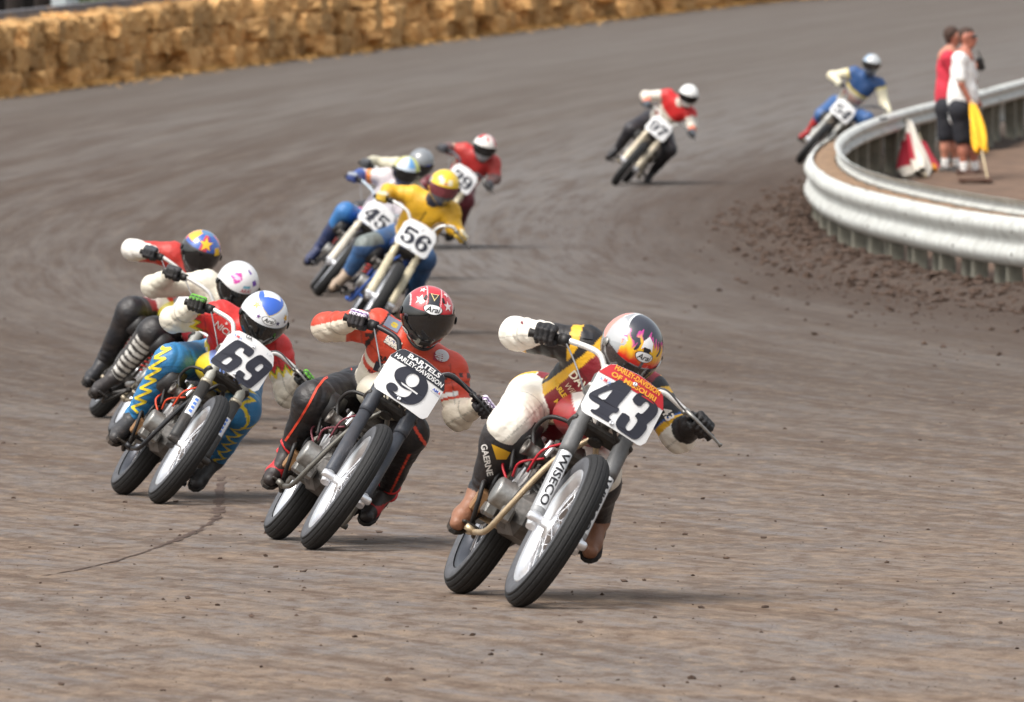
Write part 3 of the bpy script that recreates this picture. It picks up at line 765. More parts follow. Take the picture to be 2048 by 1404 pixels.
def make_plate(bike, sp):
    out = [(-1.0,.52),(-.97,.62),(-.80,.95),(-.72,1.0),(0,1.09),(.72,1.0),(.80,.95),(.97,.62),(1.0,.52),(1.0,-.78),(.96,-.92),(.85,-1),(-.85,-1),(-.96,-.92),(-1.0,-.78)]
    out = [(x * PW, y * PH) for x, y in out]
    n_ = 22; xs = np.linspace(-PW, PW, n_); top = np.interp(xs, [q[0] for q in out[:9]], [q[1] for q in out[:9]]); lowp = sorted(out[9:], key=lambda q: q[0]); bot = np.interp(xs, [q[0] for q in lowp], [q[1] for q in lowp])
    vs = []
    for off in (.0, -.004):
        for x, a, b in zip(xs, bot, top): vs += [plate_pt(x, a, off), plate_pt(x, b, off)]
    k = 2 * n_; fs = [(2*i, 2*i+2, 2*i+3, 2*i+1) for i in range(n_ - 1)] + [(k+2*i, k+2*i+1, k+2*i+3, k+2*i+2) for i in range(n_ - 1)]
    fs += [(2*i+1, 2*i+3, k+2*i+3, k+2*i+1) for i in range(n_ - 1)] + [(2*i, k+2*i, k+2*i+2, 2*i+2) for i in range(n_ - 1)] + [(0, 1, k+1, k), (k-2, 2*k-2, 2*k-1, k-1)]
    pl = MB().add(vs, fs).build('number_plate', PLATEW, bike)
    num = sp.get('num')
    if num: pl['label'] = 'white number plate reading ' + num
    if num in NUMERALS:
        for loops, sm in NUMERALS[num]:
            V, Fc = shape2d(loops, sm); plate_decal('numeral', V, Fc, PW, PH, 0, 0, INK, pl, off=.0035)
    if sp.get('band'):
        lo_ = sp.get('band_lo', .46); vs = []; xs2 = np.linspace(-PW * .995, PW * .995, n_); t2 = np.interp(xs2, [q[0] for q in out[:9]], [q[1] for q in out[:9]]) - .0015
        for x, b in zip(xs2, t2): vs += [plate_pt(x, min(PH * lo_, b), .0025), plate_pt(x, b, .0025)]
        MB().add(vs, [(2*i, 2*i+2, 2*i+3, 2*i+1) for i in range(n_ - 1)]).build('plate_band', flat_mat(sp['band']), pl)
    for (t, cx, cy, hgt, wid, colr, kw) in sp.get('ptext', []):
        V, Fc = text2d(t, **kw); wz = V[:, 0].max() - V[:, 0].min()
        plate_decal('lettering', V, Fc, wid * PW / wz, hgt * PH, cx * PW, cy * PH, flat_mat(colr), pl, off=.0048)
    for y in (.72, -.86):
        MB().lathe([(0, .004), (.004, .004), (.0045, .0065), (.009, .006), (.010, 0)], plate_pt(0 if y > 0 else -.012, y * PH, .002), FN, 12).build('bolt', ALU, pl)
    return pl

def frame_of(sp):
    g = ground(*sp['front']); a = R(sp['head']); d2 = g.y + 1.4 * math.cos(a)
    f = Vector((math.sin(a), -math.cos(a), (g.z - float(zg(d2))) / 1.4)).normalized(); L0 = Vector((math.cos(a), math.sin(a), 0)); ph = R(sp['lean'])
    Z = L0.cross(Vector((0, 0, 1)).cross(L0)); Z = f.cross(L0).normalized()
    u = Z * math.cos(ph) + L0 * math.sin(ph); l = L0 * math.cos(ph) - Z * math.sin(ph)
    S = sp.get('scale', 1.); ax = g + Vector((0, 0, TT * S)) + u * RM * S; T = ax - f * WB * S - u * WR * S
    M = Matrix(((f.x, l.x, u.x, T.x), (f.y, l.y, u.y, T.y), (f.z, l.z, u.z, T.z), (0, 0, 0, 1))) @ Matrix.Scale(S, 4)
    return M, g
def engine(bike, lod, sp):
    if lod == 0:
        cc = cached('crankcase', lambda: MB().box((-.02, 0, .37), (.46, .20, .20), bev=.05).lathe([(0, -.105), (.10, -.105), (.115, -.09), (.115, .09), (.10, .105), (0, .105)], (-.02, 0, .40), (0, 1, 0), 28).box((-.30, 0, .40), (.2, .16, .17), bev=.03).mesh('crankcase', CASEM))
    else: cc = cached('crankcase2', lambda: MB().box((-.08, 0, .38), (.55, .2, .2), bev=.05).mesh('crankcase', STEEL))
    link('crankcase', cc, bike)
    def cyl(sg):
        def f():
            ax = Vector((sg * math.sin(R(22.5)), 0, math.cos(R(22.5)))); b = Vector((-.02 + sg * .05, 0, .45)); prof = []
            for i in range(9):
                r_ = .072 if i < 6 else .080
                h_ = .015 + i * .022; prof += [(.048, h_), (r_, h_ + .004), (r_, h_ + .009), (.048, h_ + .013)]
            prof += [(.06, .215), (.06, .245), (.02, .25), (0, .25)]
            m = MB().lathe(prof, b, ax, 20); m.box(b + ax * .25, (.12, .10, .05), Matrix.Rotation(sg * R(22.5), 4, 'Y'), .015); return m.mesh('cylinder', STEEL)
        return f
    for sg in (1, -1): link('cylinder', cached(('cyl', sg, lod), cyl(sg)), bike)
    link('timing_cover', cached('timing', lambda: MB().lathe([(0, .105), (.052, .105), (.060, .098), (.062, .09), (.062, -.01), (.07, -.02)], (.06, -.09, .40), (0, -1, 0), 28).mesh('timing_cover', ALUD)), bike)
    link('air_filter', cached('airf', lambda: MB().lathe([(0, .10), (.06, .10), (.082, .085), (.086, .0), (.05, -.01), (.03, -.05)], (-.05, -.14, .635), (0, -1, .1), 24).mesh('air_filter', BLACK)), bike)
    for i, x in enumerate((.12, -.16)):
        link('carburettor', cached(('carb', i), lambda: MB().lathe([(.02, -.05), (.024, 0), (.03, .01), (.03, .06), (.024, .062), (.034, .09), (.036, .10), (.028, .098), (.02, .05)], (x, -.09, .60), (.1 if i == 0 else -.1, -1, .05), 16).box((x, -.13, .565), (.045, .045, .06), bev=.01).mesh('carburettor', CASEM)), bike)
    if lod == 0:
        link('pushrod_tubes', cached('push', lambda: sum_tubes([((.04, -.115, .47), (.11, -.10, .68)), ((.07, -.115, .46), (.16, -.09, .66)), ((-.06, -.115, .47), (-.13, -.10, .68)), ((-.03, -.115, .47), (-.09, -.1, .69))], .010, 'pushrod_tubes', ALU)), bike)
        wm = flat_mat(sp.get('wire', (165, 30, 40)))
        for pts in ([(.16, -.1, .60), (.12, -.17, .54), (.07, -.16, .48)], [(-.1, -.15, .62), (-.06, -.2, .52), (-.01, -.16, .46)], [(.2, -.06, .7), (.2, -.13, .62), (.15, -.13, .52)]):
            MB().tube(cat_curve(pts, 5), .0055, 7).build('ignition_lead', wm, bike)
        for pts in ([(.22, -.05, .78), (.16, -.16, .76), (.08, -.18, .69), (.1, -.15, .62)], [(.2, -.1, .55), (.26, -.13, .45), (.2, -.14, .34), (.05, -.13, .28)], [(-.2, -.12, .55), (-.12, -.18, .47), (-.15, -.16, .36), (-.25, -.13, .3)], [(.05, -.17, .66), (.0, -.2, .6), (.02, -.17, .5)]):
            MB().tube(cat_curve(pts, 6), .009, 8).build('hose', BLACK, bike)
        for c, d_ in (((.17, -.12, .33), (.07, .05, .07)), ((-.12, -.14, .33), (.09, .06, .06)), ((-.22, -.15, .42), (.05, .05, .10)), ((.2, -.1, .52), (.05, .05, .06))):
            MB().box(c, d_, bev=.012).build('bracket', STEEL if d_[0] < .06 else ALUD, bike)
    link('exhaust_pipe', cached('exh', lambda: MB().tube(cat_curve([(.14, .05, .60), (.26, .10, .56), (.24, .15, .50), (.0, .17, .52), (-.35, .17, .62), (-.62, .16, .70)], 6), [.021] * 19 + [.021 + .003 * i for i in range(12)], 12).mesh('exhaust_pipe', CHAINM)), bike)
    link('exhaust_pipe', cached('exh2', lambda: MB().tube(cat_curve([(-.18, .05, .60), (-.28, .10, .58), (-.36, .16, .55), (-.50, .17, .56), (-.68, .165, .60)], 6), [.021] * 12 + [.021 + .003 * i for i in range(13)], 12).mesh('exhaust_pipe', CHAINM)), bike)
def sum_tubes(segs, r_, name, m, n=8):
    mb = MB()
    for s_ in segs: mb.tube(s_, r_, n)
    return mb.mesh(name, m)
def make_bike(sp, J):
    """J: rider joints in world, used for grips and footpegs"""
    lod = sp.get('lod', 0); M, g = frame_of(sp); Mi = M.inverted()
    bike = link('race_motorcycle', None); bike.matrix_world = M
    tag(bike, sp['blabel'], 'motorcycle', 'flat track race motorcycles')
    wheel(bike, AXF, .052, ALU, 'front_wheel'); wheel(bike, AXR, .060, mat('anodised_rim', (70, 72, 78), .35, .6) if sp.get('dark_rear') else ALU, 'rear_wheel')
    # fork
    up_c, lo_c = sp.get('fork_up', (105, 105, 104)), sp.get('fork_lo', (150, 150, 150))
    base = AXF - FN * .035; mu = mat('fork_%02x%02x%02x' % up_c, up_c, .5, .1, bump=.1, var=.12, dirt=.2); ml = mat('fork_%02x%02x%02x' % lo_c, lo_c, .5, .1, bump=.1, var=.12, dirt=.2)
    r1, r2, split = sp.get('fork_r', (.033, .028, .36))
    for sy in (-1, 1):
        o_ = Vector((0, sy * .098, 0)); fk = link('fork_leg', MB().tube([base + o_ + FU * split, base + o_ + FU * (split + .03), base + o_ + FU * .72, base + o_ + FU * .73], [r1 * .97, r1, r1, r1 * .8], 18).mesh('fork_leg', mu), bike)
        MB().tube([base + o_ + FU * .02, base + o_ + FU * .05, base + o_ + FU * (split + .005)], [r2 * .9, r2, r2], 18).build('slider', ml, fk)
        MB().tube([base + o_ + FU * -.035 + FN * .012, base + o_ + FU * .03 + FN * .004], [.022, .026], 12).lathe([(0, .02), (.014, .02), (.02, .01), (.02, -.04)], AXF + Vector((0, sy * .115, 0)), (0, sy, 0), 12).build('axle_lug', ALU if sp.get('lug', 1) else STEEL, fk)
        MB().lathe([(r1 * .8, 0), (.020, .004), (.020, .022), (.013, .034), (.010, .05), (0, .052)], base + o_ + FU * .73, FU, 14).build('fork_cap', WHITEP, fk)
        if sp.get('ring'): MB().lathe([(r1, -.012), (r1 + .008, -.01), (r1 + .008, .01), (r1, .012)], base + o_ + FU * split, FU, 20).build('fork_clamp', mat('clamp', (170, 162, 145), .45, .4), fk)
        for (t, lo_, hi_, tcol, bcol, flip) in sp.get('forktext', []):
            # sticker wrapped on the front of the slider
            rr = (r2 if hi_ < split else r1) + .0012; ctr = base + o_ + FU * (lo_ + hi_) / 2
            def wrap(x, y, e): a = x / rr + (.0 if sy < 0 else 0); return ctr + FU * y + (FN * math.cos(a) + Vector((0, 1, 0)) * math.sin(a)) * (rr + e)
            hw = .027
            if bcol:
                vs = []; 
                for i in range(9): vs += [wrap(-hw + 2*hw*i/8, -(hi_-lo_)/2, 0), wrap(-hw + 2*hw*i/8, (hi_-lo_)/2, 0)]
                MB().add(vs, [(2*i, 2*i+2, 2*i+3, 2*i+1) for i in range(8)], True).build('sticker', flat_mat(bcol), fk)
            if not t:      # unreadable blue print
                for b_ in range(4):
                    vs = [wrap(x_, -.045 + b_ * .026 + y_, .0012) for x_ in (-.012, -.002, .008) for y_ in (0, .017)]; MB().add(vs, [(0, 2, 3, 1), (2, 4, 5, 3)], True).build('sticker_print', flat_mat((90, 130, 210)), fk)
                continue
            V, Fc = text2d(t, bold=.02); wz = V[:, 0].max() - V[:, 0].min(); V, Fc = densify(V, Fc, .22); pts = [wrap(v[1] * hw * 1.3, -v[0] * (hi_-lo_) * .94 / wz, .0022)[:] for v in V]
            link('lettering', poly_mesh('lettering', pts, Fc, flat_mat(tcol)), fk)
    for h_ in (.50, .66):
        MB().box(base + FU * h_ - FN * .02, (.09, .28, .035), Matrix.Rotation(-RAKE, 4, 'Y'), .012).build('triple_clamp', STEEL if h_ < .6 else ALUD, bike)
    MB().tube([base + FU * .47 - FN * .05, base + FU * .69 - FN * .05], .03, 14).build('steering_stem', STEEL, bike)
    if lod == 0:
        MB().tube(cat_curve([base + FU * .62 + Vector((.05, -.05, 0)), base + FU * .56 + Vector((.09, .0, 0)), base + FU * .50 + Vector((.06, .06, 0))], 5), .008, 7).build('brake_hose', BLACK, bike)
        MB().lathe([(0, .03), (.03, .03), (.036, .024), (.036, 0)], base + FU * .56 + FN * .02, FN, 18).build('steering_damper', ALUD, bike)
    make_plate(bike, sp)
    # handlebar through both hands
    barm = mat('bar_%02x%02x%02x' % sp.get('bar', (225, 225, 222)), sp.get('bar', (225, 225, 222)), .35, .3, var=.08)
    GR, GL = Mi @ J['handR'], Mi @ J['handL']; cl = base + FU * .735 - FN * .03
    axR = (Mi.to_3x3() @ J['gripaxR']).normalized(); axL = (Mi.to_3x3() @ J['gripaxL']).normalized()
    pts = [GR + axR * .055, GR - axR * .05, GR - axR * .105 + Vector((.01, 0, 0))]
    mR = (GR - axR * .13) * .45 + (cl + Vector((0, -.075, .02))) * .55; mL = (GL - axL * .13) * .45 + (cl + Vector((0, .075, .02))) * .55
    pts += [mR + (mR - cl) * .0 + Vector((.015, 0, .035)), cl + Vector((.0, -.075, .025)), cl + Vector((0, .075, .025)), mL + Vector((.015, 0, .035)), GL - axL * .105 + Vector((.01, 0, 0)), GL - axL * .05, GL + axL * .055]
    hb = MB().tube(cat_curve(pts, 6), .0125, 12).build('handlebar', barm, bike)
    for sy in (-1, 1): MB().box(cl + Vector((0, sy * .05, .0)), (.05, .035, .07), bev=.01).build('bar_clamp', ALUD, hb)
    for G_, ax in ((GR, axR), (GL, axL)):
        MB().tube([G_ - ax * .062, G_ - ax * .058, G_ - ax * .05, G_ + ax * .062, G_ + ax * .07], [.026, .026, .0175, .0175, .02], 14).build('grip', BLACK, hb)
    MB().tube([GR - axR * .062, GR - axR * .10], [.027, .024], 16).build('throttle_housing', BLACK, hb)
    fw = Vector((1, 0, 0))
    MB().tube([GL - axL * .085 + fw * .02, GL - axL * .085 + fw * .045, GL - axL * .04 + fw * .07, GL + axL * .07 + fw * .075, GL + axL * .10 + fw * .07, GL + axL * .112 + fw * .068], [.009, .009, .0075, .006, .0055, .010], 9).box(GL - axL * .085 + fw * .01, (.05, .03, .03), bev=.008).build('clutch_lever', BLACK if sp.get('dark_lever') else ALUD, hb)
    for a, b, bow in ((GR - axR * .08, base + FU * .5 - FN * .05, Vector((.08, -.05, .04))), (GL - axL * .085 + fw * .03, base + FU * .52 - FN * .06 + Vector((0, .05, 0)), Vector((.09, -.06, .14)))):
        MB().tube(cat_curve([a, (a + b) / 2 + bow, b], 9), .004, 6).build('control_cable', mat('cable', (120, 120, 122), .4, .3), hb)
    # tank, seat, tail
    tk = sp.get('tank', (225, 220, 205)); prims = [('a', (.26, 0, .84), (-.02, 0, .86), .085, .10), ('b', (.22, .05, .82), (-.05, .06, .82), .06, .075), ('c', (.22, -.05, .82), (-.05, -.06, .82), .06, .075), ('d', (-.05, 0, .84), (-.2, 0, .80), .09, .05)]
    prims = [(q[0], Vector(q[1]), Vector(q[2]), q[3], q[4]) for q in prims]
    def tankcol(V, n_, t, p):
        c = np.tile(np.array(lin(tk), np.float32), (len(V), 1)); t2 = sp.get('tank2')
        if t2: c[(V[:, 2] > .865 - .25 * (V[:, 0] - .1))] = lin(t2)
        return c
    V, Q, pid, t = blob(prims, .012 if lod == 0 else .02, .05); link('fuel_tank', mesh_np('fuel_tank', V, Q, vcol_mat('tank_paint', .4, 0, coat=.25, dirt=.15), True, tankcol(V, None, t, prims)), bike)
    link('seat', cached('seat', lambda: MB().add(*_loft([(-.16, .07, .80, .86), (-.3, .10, .78, .835), (-.45, .12, .785, .84), (-.58, .12, .80, .90)])).mesh('seat', SEATM)), bike)
    MB().add(*_loft([(-.56, .12, .77, .89), (-.68, .115, .79, .91), (-.86, .08, .84, .91), (-.9, .04, .86, .9)])).build('tail', mat('tail_%02x%02x%02x' % tk, tk, .35, coat=.5, dirt=.1), bike)
    # chassis
    fm = mat('frame_%02x%02x%02x' % sp.get('frame', (150, 140, 122)), sp.get('frame', (150, 140, 122)), .4, .55, var=.12, dirt=.2); hd = base + FU * .6 - FN * .07
    segs = []
    for sy in (-1, 1):
        Y = Vector((0, sy, 0))
        segs += [cat_curve([hd + FU * -.08, (.32, sy * .09, .60), (.26, sy * .14, .36), (.17, sy * .155, .235), (-.05, sy * .16, .215)], 5), cat_curve([(-.05, sy * .155, .215), (-.3, sy * .15, .24), (-.34, sy * .12, .5), (-.3, sy * .1, .76)], 5), cat_curve([hd, (.1, sy * .06, .80), (-.3, sy * .1, .76), (-.66, sy * .1, .80)], 5), [Vector((-.3, sy * .1, .40)), Vector((-.62, sy * .11, .78))]]
    mb = MB()
    for s_ in segs: mb.tube(s_, .0125, 10)
    for sy in (-1, 1): mb.tube([(-.05, sy * .16, .215), (-.06, sy * .2, .22)], .0145, 10)
    mb.tube([(-.3, -.15, .3), (-.3, .15, .3)], .014, 8)
    mb.build('frame', fm, bike)
    for sy in (-1, 1):
        MB().tube([(-.28, sy * .11, .36), (-.5, sy * .125, .35), (-.74, sy * .12, .345)], [.024, .022, .02], 10).build('swingarm', ALUD, bike)
        sh = MB().tube([(-.62, sy * .135, .40), (-.56, sy * .125, .74)], .012, 10).build('shock_absorber', STEEL, bike)
        hx = [Vector((-.61 + .04 * i / 60, sy * .133, .46 + .24 * i / 60)) + Vector((math.cos(i * .8) * .028, math.sin(i * .8) * .028, 0)) for i in range(61)]
        MB().tube(hx, .0055, 6).build('spring', mat('spring', (190, 60, 50) if lod == 0 else (150, 150, 150), .5), sh)
    link('brake_disc', cached('disc', lambda: MB().lathe([(.06, -.003), (.115, -.003), (.115, .003), (.06, .003), (.06, -.003)], AXR + Vector((0, -.08, 0)), (0, 1, 0), 32).mesh('brake_disc', CHAINM)), bike)
    link('brake_caliper', cached('cal', lambda: MB().box((-.60, -.085, .32), (.09, .07, .07), bev=.015).mesh('brake_caliper', ALUD)), bike)
    link('sprocket', cached('spr', lambda: MB().lathe([(.04, -.003), (.10, -.003), (.10, .003), (.04, .003), (.04, -.003)], AXR + Vector((0, .075, 0)), (0, 1, 0), 32).mesh('sprocket', ALUD)), bike)
    link('chain', cached('chain', lambda: MB().tube([(-.70, .078, .447), (-.25, .078, .425), (-.215, .078, .39), (-.25, .078, .345), (-.70, .078, .243), (-.785, .078, .28), (-.80, .078, .345), (-.785, .078, .41), (-.70, .078, .447)], .009, 6).mesh('chain', CHAINM)), bike)
    engine(bike, lod, sp)
    for sd in 'RL':
        s_ = Mi @ J['sole' + sd]; sy = -1 if sd == 'R' else 1
        inner = Vector((-.24, sy * .15, .30)); tip = s_ + Vector((0, 0, -.012)); 
        pg = MB().tube([inner, (inner + tip) / 2 + Vector((0, 0, -.02)), tip + (inner - tip).normalized() * .09], [.016, .014, .013], 9).tube([tip + (inner - tip).normalized() * .09, tip - (inner - tip).normalized() * .03], [.017, .017], 9).build('footpeg', STEEL, bike)
        if sd == 'R':
            MB().tube(cat_curve([inner + Vector((.02, -.02, -.02)), s_ + Vector((.08, .05, -.05)), s_ + Vector((.16, .02, -.03))], 4), .010, 8).box(s_ + Vector((.17, .0, -.02)), (.06, .07, .012), bev=.004).build('brake_pedal', STEEL, pg)
            if lod == 0:
                MB().box(inner + Vector((.07, -.035, .045)), (.05, .05, .10), Matrix.Rotation(.4, 4, 'Y'), .008).build('master_cylinder', mat('gold_anodised', (166, 128, 92), .4, .5), pg)
                MB().tube(cat_curve([inner + Vector((.06, -.04, .1)), inner + Vector((.14, -.07, .11)), inner + Vector((.16, -.05, .02)), inner + Vector((.1, -.02, -.06))], 5), .010, 8).build('hose', BLACK, pg)
    return bike, M
def _loft(secs):
    vs = []; fs = []
    for x, hw, z0, z1 in secs:
        zc, hz = (z0 + z1) / 2, (z1 - z0) / 2
        for j in range(12):
            a = 2 * math.pi * j / 12; c, s = math.cos(a), math.sin(a); vs.append((x, hw * math.copysign(abs(c) ** .6, c), zc + hz * math.copysign(abs(s) ** .6, s)))
    m = len(secs)
    for i in range(m - 1):
        for j in range(12): fs.append((i*12+j, (i+1)*12+j, (i+1)*12+(j+1) % 12, i*12+(j+1) % 12))
    fs.append(tuple(range(12))); fs.append(tuple(range((m-1)*12 + 11, (m-1)*12 - 1, -1)))
    return vs, fs, True

# ================================================================== RIDERS
CAMD = np.array([0, -1., 0])
class Ctx:
    def __init__(s, V, names, t, prims, J):
        s.V, s.n, s.t = V, names, t; P_ = {p[0]: p for p in prims}
        pel = np.array(((J['hipR'] + J['hipL']) / 2)[:]); nk = np.array(((J['shR'] + J['shL']) / 2)[:]); ax = nk - pel; L_ = np.linalg.norm(ax); ax /= L_
        lat = np.array((J['shL'] - J['shR'])[:]); lat -= ax * (lat @ ax); lat /= np.linalg.norm(lat)
        s.v = (V - pel) @ ax / L_; s.w = (V - pel) @ lat; s.f = (V - pel) @ np.cross(ax, lat) * -1
        s.side = np.zeros(len(V)); s.c = np.zeros((len(V), 3), np.float32); s.z = V[:, 2]
        s.up = np.zeros(len(V))
        for k, p in P_.items():
            m = names == k
            if not m.any(): continue
            a, b = np.array(p[1][:]), np.array(p[2][:]); d = np.array([b[0] - a[0], 0, b[2] - a[2]]); d /= max(np.linalg.norm(d), 1e-6)
            nrm = np.array([d[2], 0, -d[0]])       # image-left of a downward bone
            base = a + np.clip(s.t[m], 0, 1)[:, None] * (b - a); r_ = p[3] + (p[4] - p[3]) * np.clip(s.t[m], 0, 1)
            s.side[m] = ((V[m] - base) @ nrm) / r_; s.up[m] = (V[m] - base)[:, 2] / r_
    def set(s, m, col): s.c[m] = lin(col)
    def part(s, *ks): return np.isin(s.n, ks)
TOR = ('chest', 'belly', 'shoulders', 'pelvis', 'neck')
def zig(x, per): return np.abs(((x / per) % 1) * 2 - 1) * 2 - 1
def suit43(k):
    MAR, YEL, BLK, WHT = (128, 18, 34), (232, 178, 36), (24, 24, 28), (242, 237, 225)
    k.set(k.part(*TOR), MAR)
    t = k.part('chest', 'belly', 'shoulders'); k.set(t & (k.w < -.115), YEL); k.set(t & (k.w < -.150), BLK); k.set(t & (k.w > .13), YEL); k.set(t & (k.w > .165), BLK)
    k.set(k.part('pelvis') & (k.w < -.19), WHT); k.set(k.part('pelvis', 'belly') & (np.abs(k.v - .22 + .8 * (k.w + .1)) < .03) & (k.w < -.04), YEL)
    k.set(k.part('uarmR', 'uarmL'), BLK); k.set(k.part('uarmR', 'uarmL') & (k.t < .20) & (k.t > .04), YEL)
    k.set(k.part('uarmR') & (k.t > .84), WHT); k.set(k.part('farmR'), WHT); k.set(k.part('uarmR') & (k.t > .80) & (k.t < .84), YEL)
    k.set(k.part('uarmL') & (k.t > .68) & (k.t < .82), YEL); k.set(k.part('uarmL') & (k.t >= .82), WHT); k.set(k.part('farmL'), WHT); k.set(k.part('farmL') & (k.t > .35), BLK)
    k.set(k.part('uarmL') & (k.t > .64) & (k.t < .68), (40, 90, 160))
    k.set(k.part('thighR', 'thighL'), WHT); k.set(k.part('thighR', 'thighL') & (k.t < .03), YEL); k.set(k.part('shinR', 'shinL'), (42, 42, 46)); k.set(k.part('shinR', 'shinL') & (k.t < .02), WHT)
def suit9(k):
    ORG, CRM, BLK = (200, 66, 42), (224, 214, 196), (26, 26, 30)
    k.set(k.part(*TOR), ORG)
    t = k.part('chest', 'belly', 'shoulders')
    k.set(t & (k.v < .66 + .9 * (k.w + .05)) & (k.w < .08), CRM); k.set(t & (k.v < .80 + .9 * (k.w + .05)) & (k.v > .73 + .9 * (k.w + .05)) & (k.w < .08), CRM)
    k.set(k.part('belly', 'pelvis') & (k.v < .30 - .6 * (k.w + .06)), ORG); k.set(k.part('belly', 'pelvis') & (k.v < .26 - .6 * (k.w + .06)), BLK); k.set(t & (k.w < -.185), BLK); k.set(k.part('pelvis') & (k.v < .2), BLK)
    k.set(k.part('uarmR', 'uarmL'), ORG); k.set(k.part('farmR'), ORG); k.set((k.part('farmR') | (k.part('uarmR') & (k.t > .6))) & (k.up < .15), CRM)
    k.set(k.part('farmL'), CRM); k.set(k.part('uarmL') & (k.t > .66), CRM); k.set(k.part('uarmL') & (k.t > .5) & (k.t < .60) & (k.side > -.2), (240, 238, 235))
    k.set(k.part('uarmR', 'uarmL') & (k.t > .10) & (k.t < .22) & (zig(k.side, .5) > .0), (70, 40, 40))
    k.set(k.part('thighR', 'shinR', 'thighL', 'shinL'), BLK)
    k.set(k.part('shinL', 'thighL') & (np.abs(k.side + .45) < .08), (226, 72, 46))
def suit69(k):
    RED, CRM, BLU, YEL, GRN = (206, 40, 38), (226, 220, 204), (44, 120, 172), (232, 206, 50), (70, 120, 44)
    k.set(k.part(*TOR), RED); t = k.part('chest', 'belly', 'shoulders'); zz = .62 + .05 * zig(k.w, .07) + .5 * (k.w + .05)
    k.set(t & (k.v < zz), GRN); k.set(t & (k.v < zz - .02), YEL); k.set(t & (k.v < zz - .07), CRM)
    k.set(k.part('belly', 'pelvis') & (k.v < .28), YEL); k.set(k.part('belly', 'pelvis') & (k.v < .25 + .03 * zig(k.w, .05)), BLU); k.set(k.part('pelvis'), BLU)
    k.set(k.part('uarmR', 'uarmL'), RED); z2 = .48 + .08 * zig(k.side, .6); a = k.part('uarmR', 'uarmL'); k.set(a & (k.t > z2 - .04), GRN); k.set(a & (k.t > z2), YEL); k.set(a & (k.t > z2 + .10), CRM); k.set(k.part('farmR', 'farmL'), CRM)
    lg = k.part('thighR', 'shinR', 'thighL', 'shinL'); k.set(lg, BLU)
    al = np.where(k.part('shinR', 'shinL'), .38 + k.t * .44, k.t * .38); ctr = .30 + .38 * zig(al, .082)
    k.set(k.part('shinL', 'thighL') & (np.abs(-k.side - ctr) < .15), YEL)
def plain(tor, ua, fa, th, sh, extra=None):
    def f(k):
        k.set(k.part(*TOR), tor); k.set(k.part('uarmR', 'uarmL'), ua); k.set(k.part('farmR', 'farmL'), fa); k.set(k.part('thighR', 'thighL', 'pelvis'), th); k.set(k.part('shinR', 'shinL'), sh)
        if extra: extra(k)
    return f
def exA(k):
    k.set(k.part('uarmR') & (k.t > .8), (232, 228, 218)); k.set(k.part('thighR') & (k.t > .35) & (k.t < .7) & (k.up > .1), (150, 34, 44)); k.set(k.part('thighR') & (k.t > .35) & (k.t < .5) & (k.up > .4), (228, 220, 205)); k.set(k.part('belly') | (k.part('chest') & (k.v < .6)), (224, 218, 205))
def exB(k): k.set(k.part('belly', 'pelvis') & (k.v < .3), (150, 40, 48)); k.set(k.part('shinR', 'shinL') & (zig(k.t, .12) > -.2) & (np.abs(k.side) < .75), (222, 220, 214))
def ex56(k): k.set(k.part('thighR') & (k.t < .7), (52, 88, 132)); k.set(k.part('chest', 'belly') & (np.abs(k.w - .0) < .008), (120, 90, 20)); k.set(k.part('neck'), (40, 46, 60)); k.set(k.part('thighR') & (k.t > .7) & (k.up > 0), (112, 120, 118))
def ex45(k): k.set(k.part('shinR', 'shinL') & (k.t < .38), (52, 116, 178)); k.set(k.part('chest') & (k.v > .8), (226, 220, 224)); k.set(k.part('uarmR') & (k.t > .55) & (k.t < .75), (226, 130, 60)); k.set(k.part('thighR') & (k.t < .45), (222, 120, 150)); k.set(k.part('farmR'), (52, 86, 160))
def ex97(k):
    k.set(k.part('chest', 'shoulders') & (k.v > .72), (204, 34, 38)); k.set(k.part('uarmR', 'uarmL') & (k.t < .28), (204, 34, 38)); k.set(k.part('chest', 'belly') & (k.v > .45) & (k.v < .52), (190, 60, 50)); k.set(k.part('farmL', 'farmR') & (k.t > .6), (232, 120, 84))
def ex54(k):
    k.set(k.part('chest', 'shoulders', 'neck') & (k.v > .70), (44, 82, 134)); k.set(k.part('chest', 'shoulders') & (k.v > .65) & (k.v < .70), (220, 196, 80)); k.set(k.part('uarmR', 'uarmL') & (k.t < .2), (44, 82, 134)); k.set(k.part('uarmR', 'uarmL') & (k.t > .2) & (k.t < .28), (220, 196, 80)); k.set(k.part('chest', 'belly') & (k.v > .42) & (k.v < .58) & (zig(k.w, .06) > 0), (166, 44, 56)); k.set(k.part('shinR') & (k.t > .3), (184, 48, 50))
def ex39(k): k.set(k.part('chest', 'belly') & (np.abs(k.v - .6) < .05), (196, 170, 150)); k.set(k.part('uarmR') & (k.t > .6), (200, 170, 150))

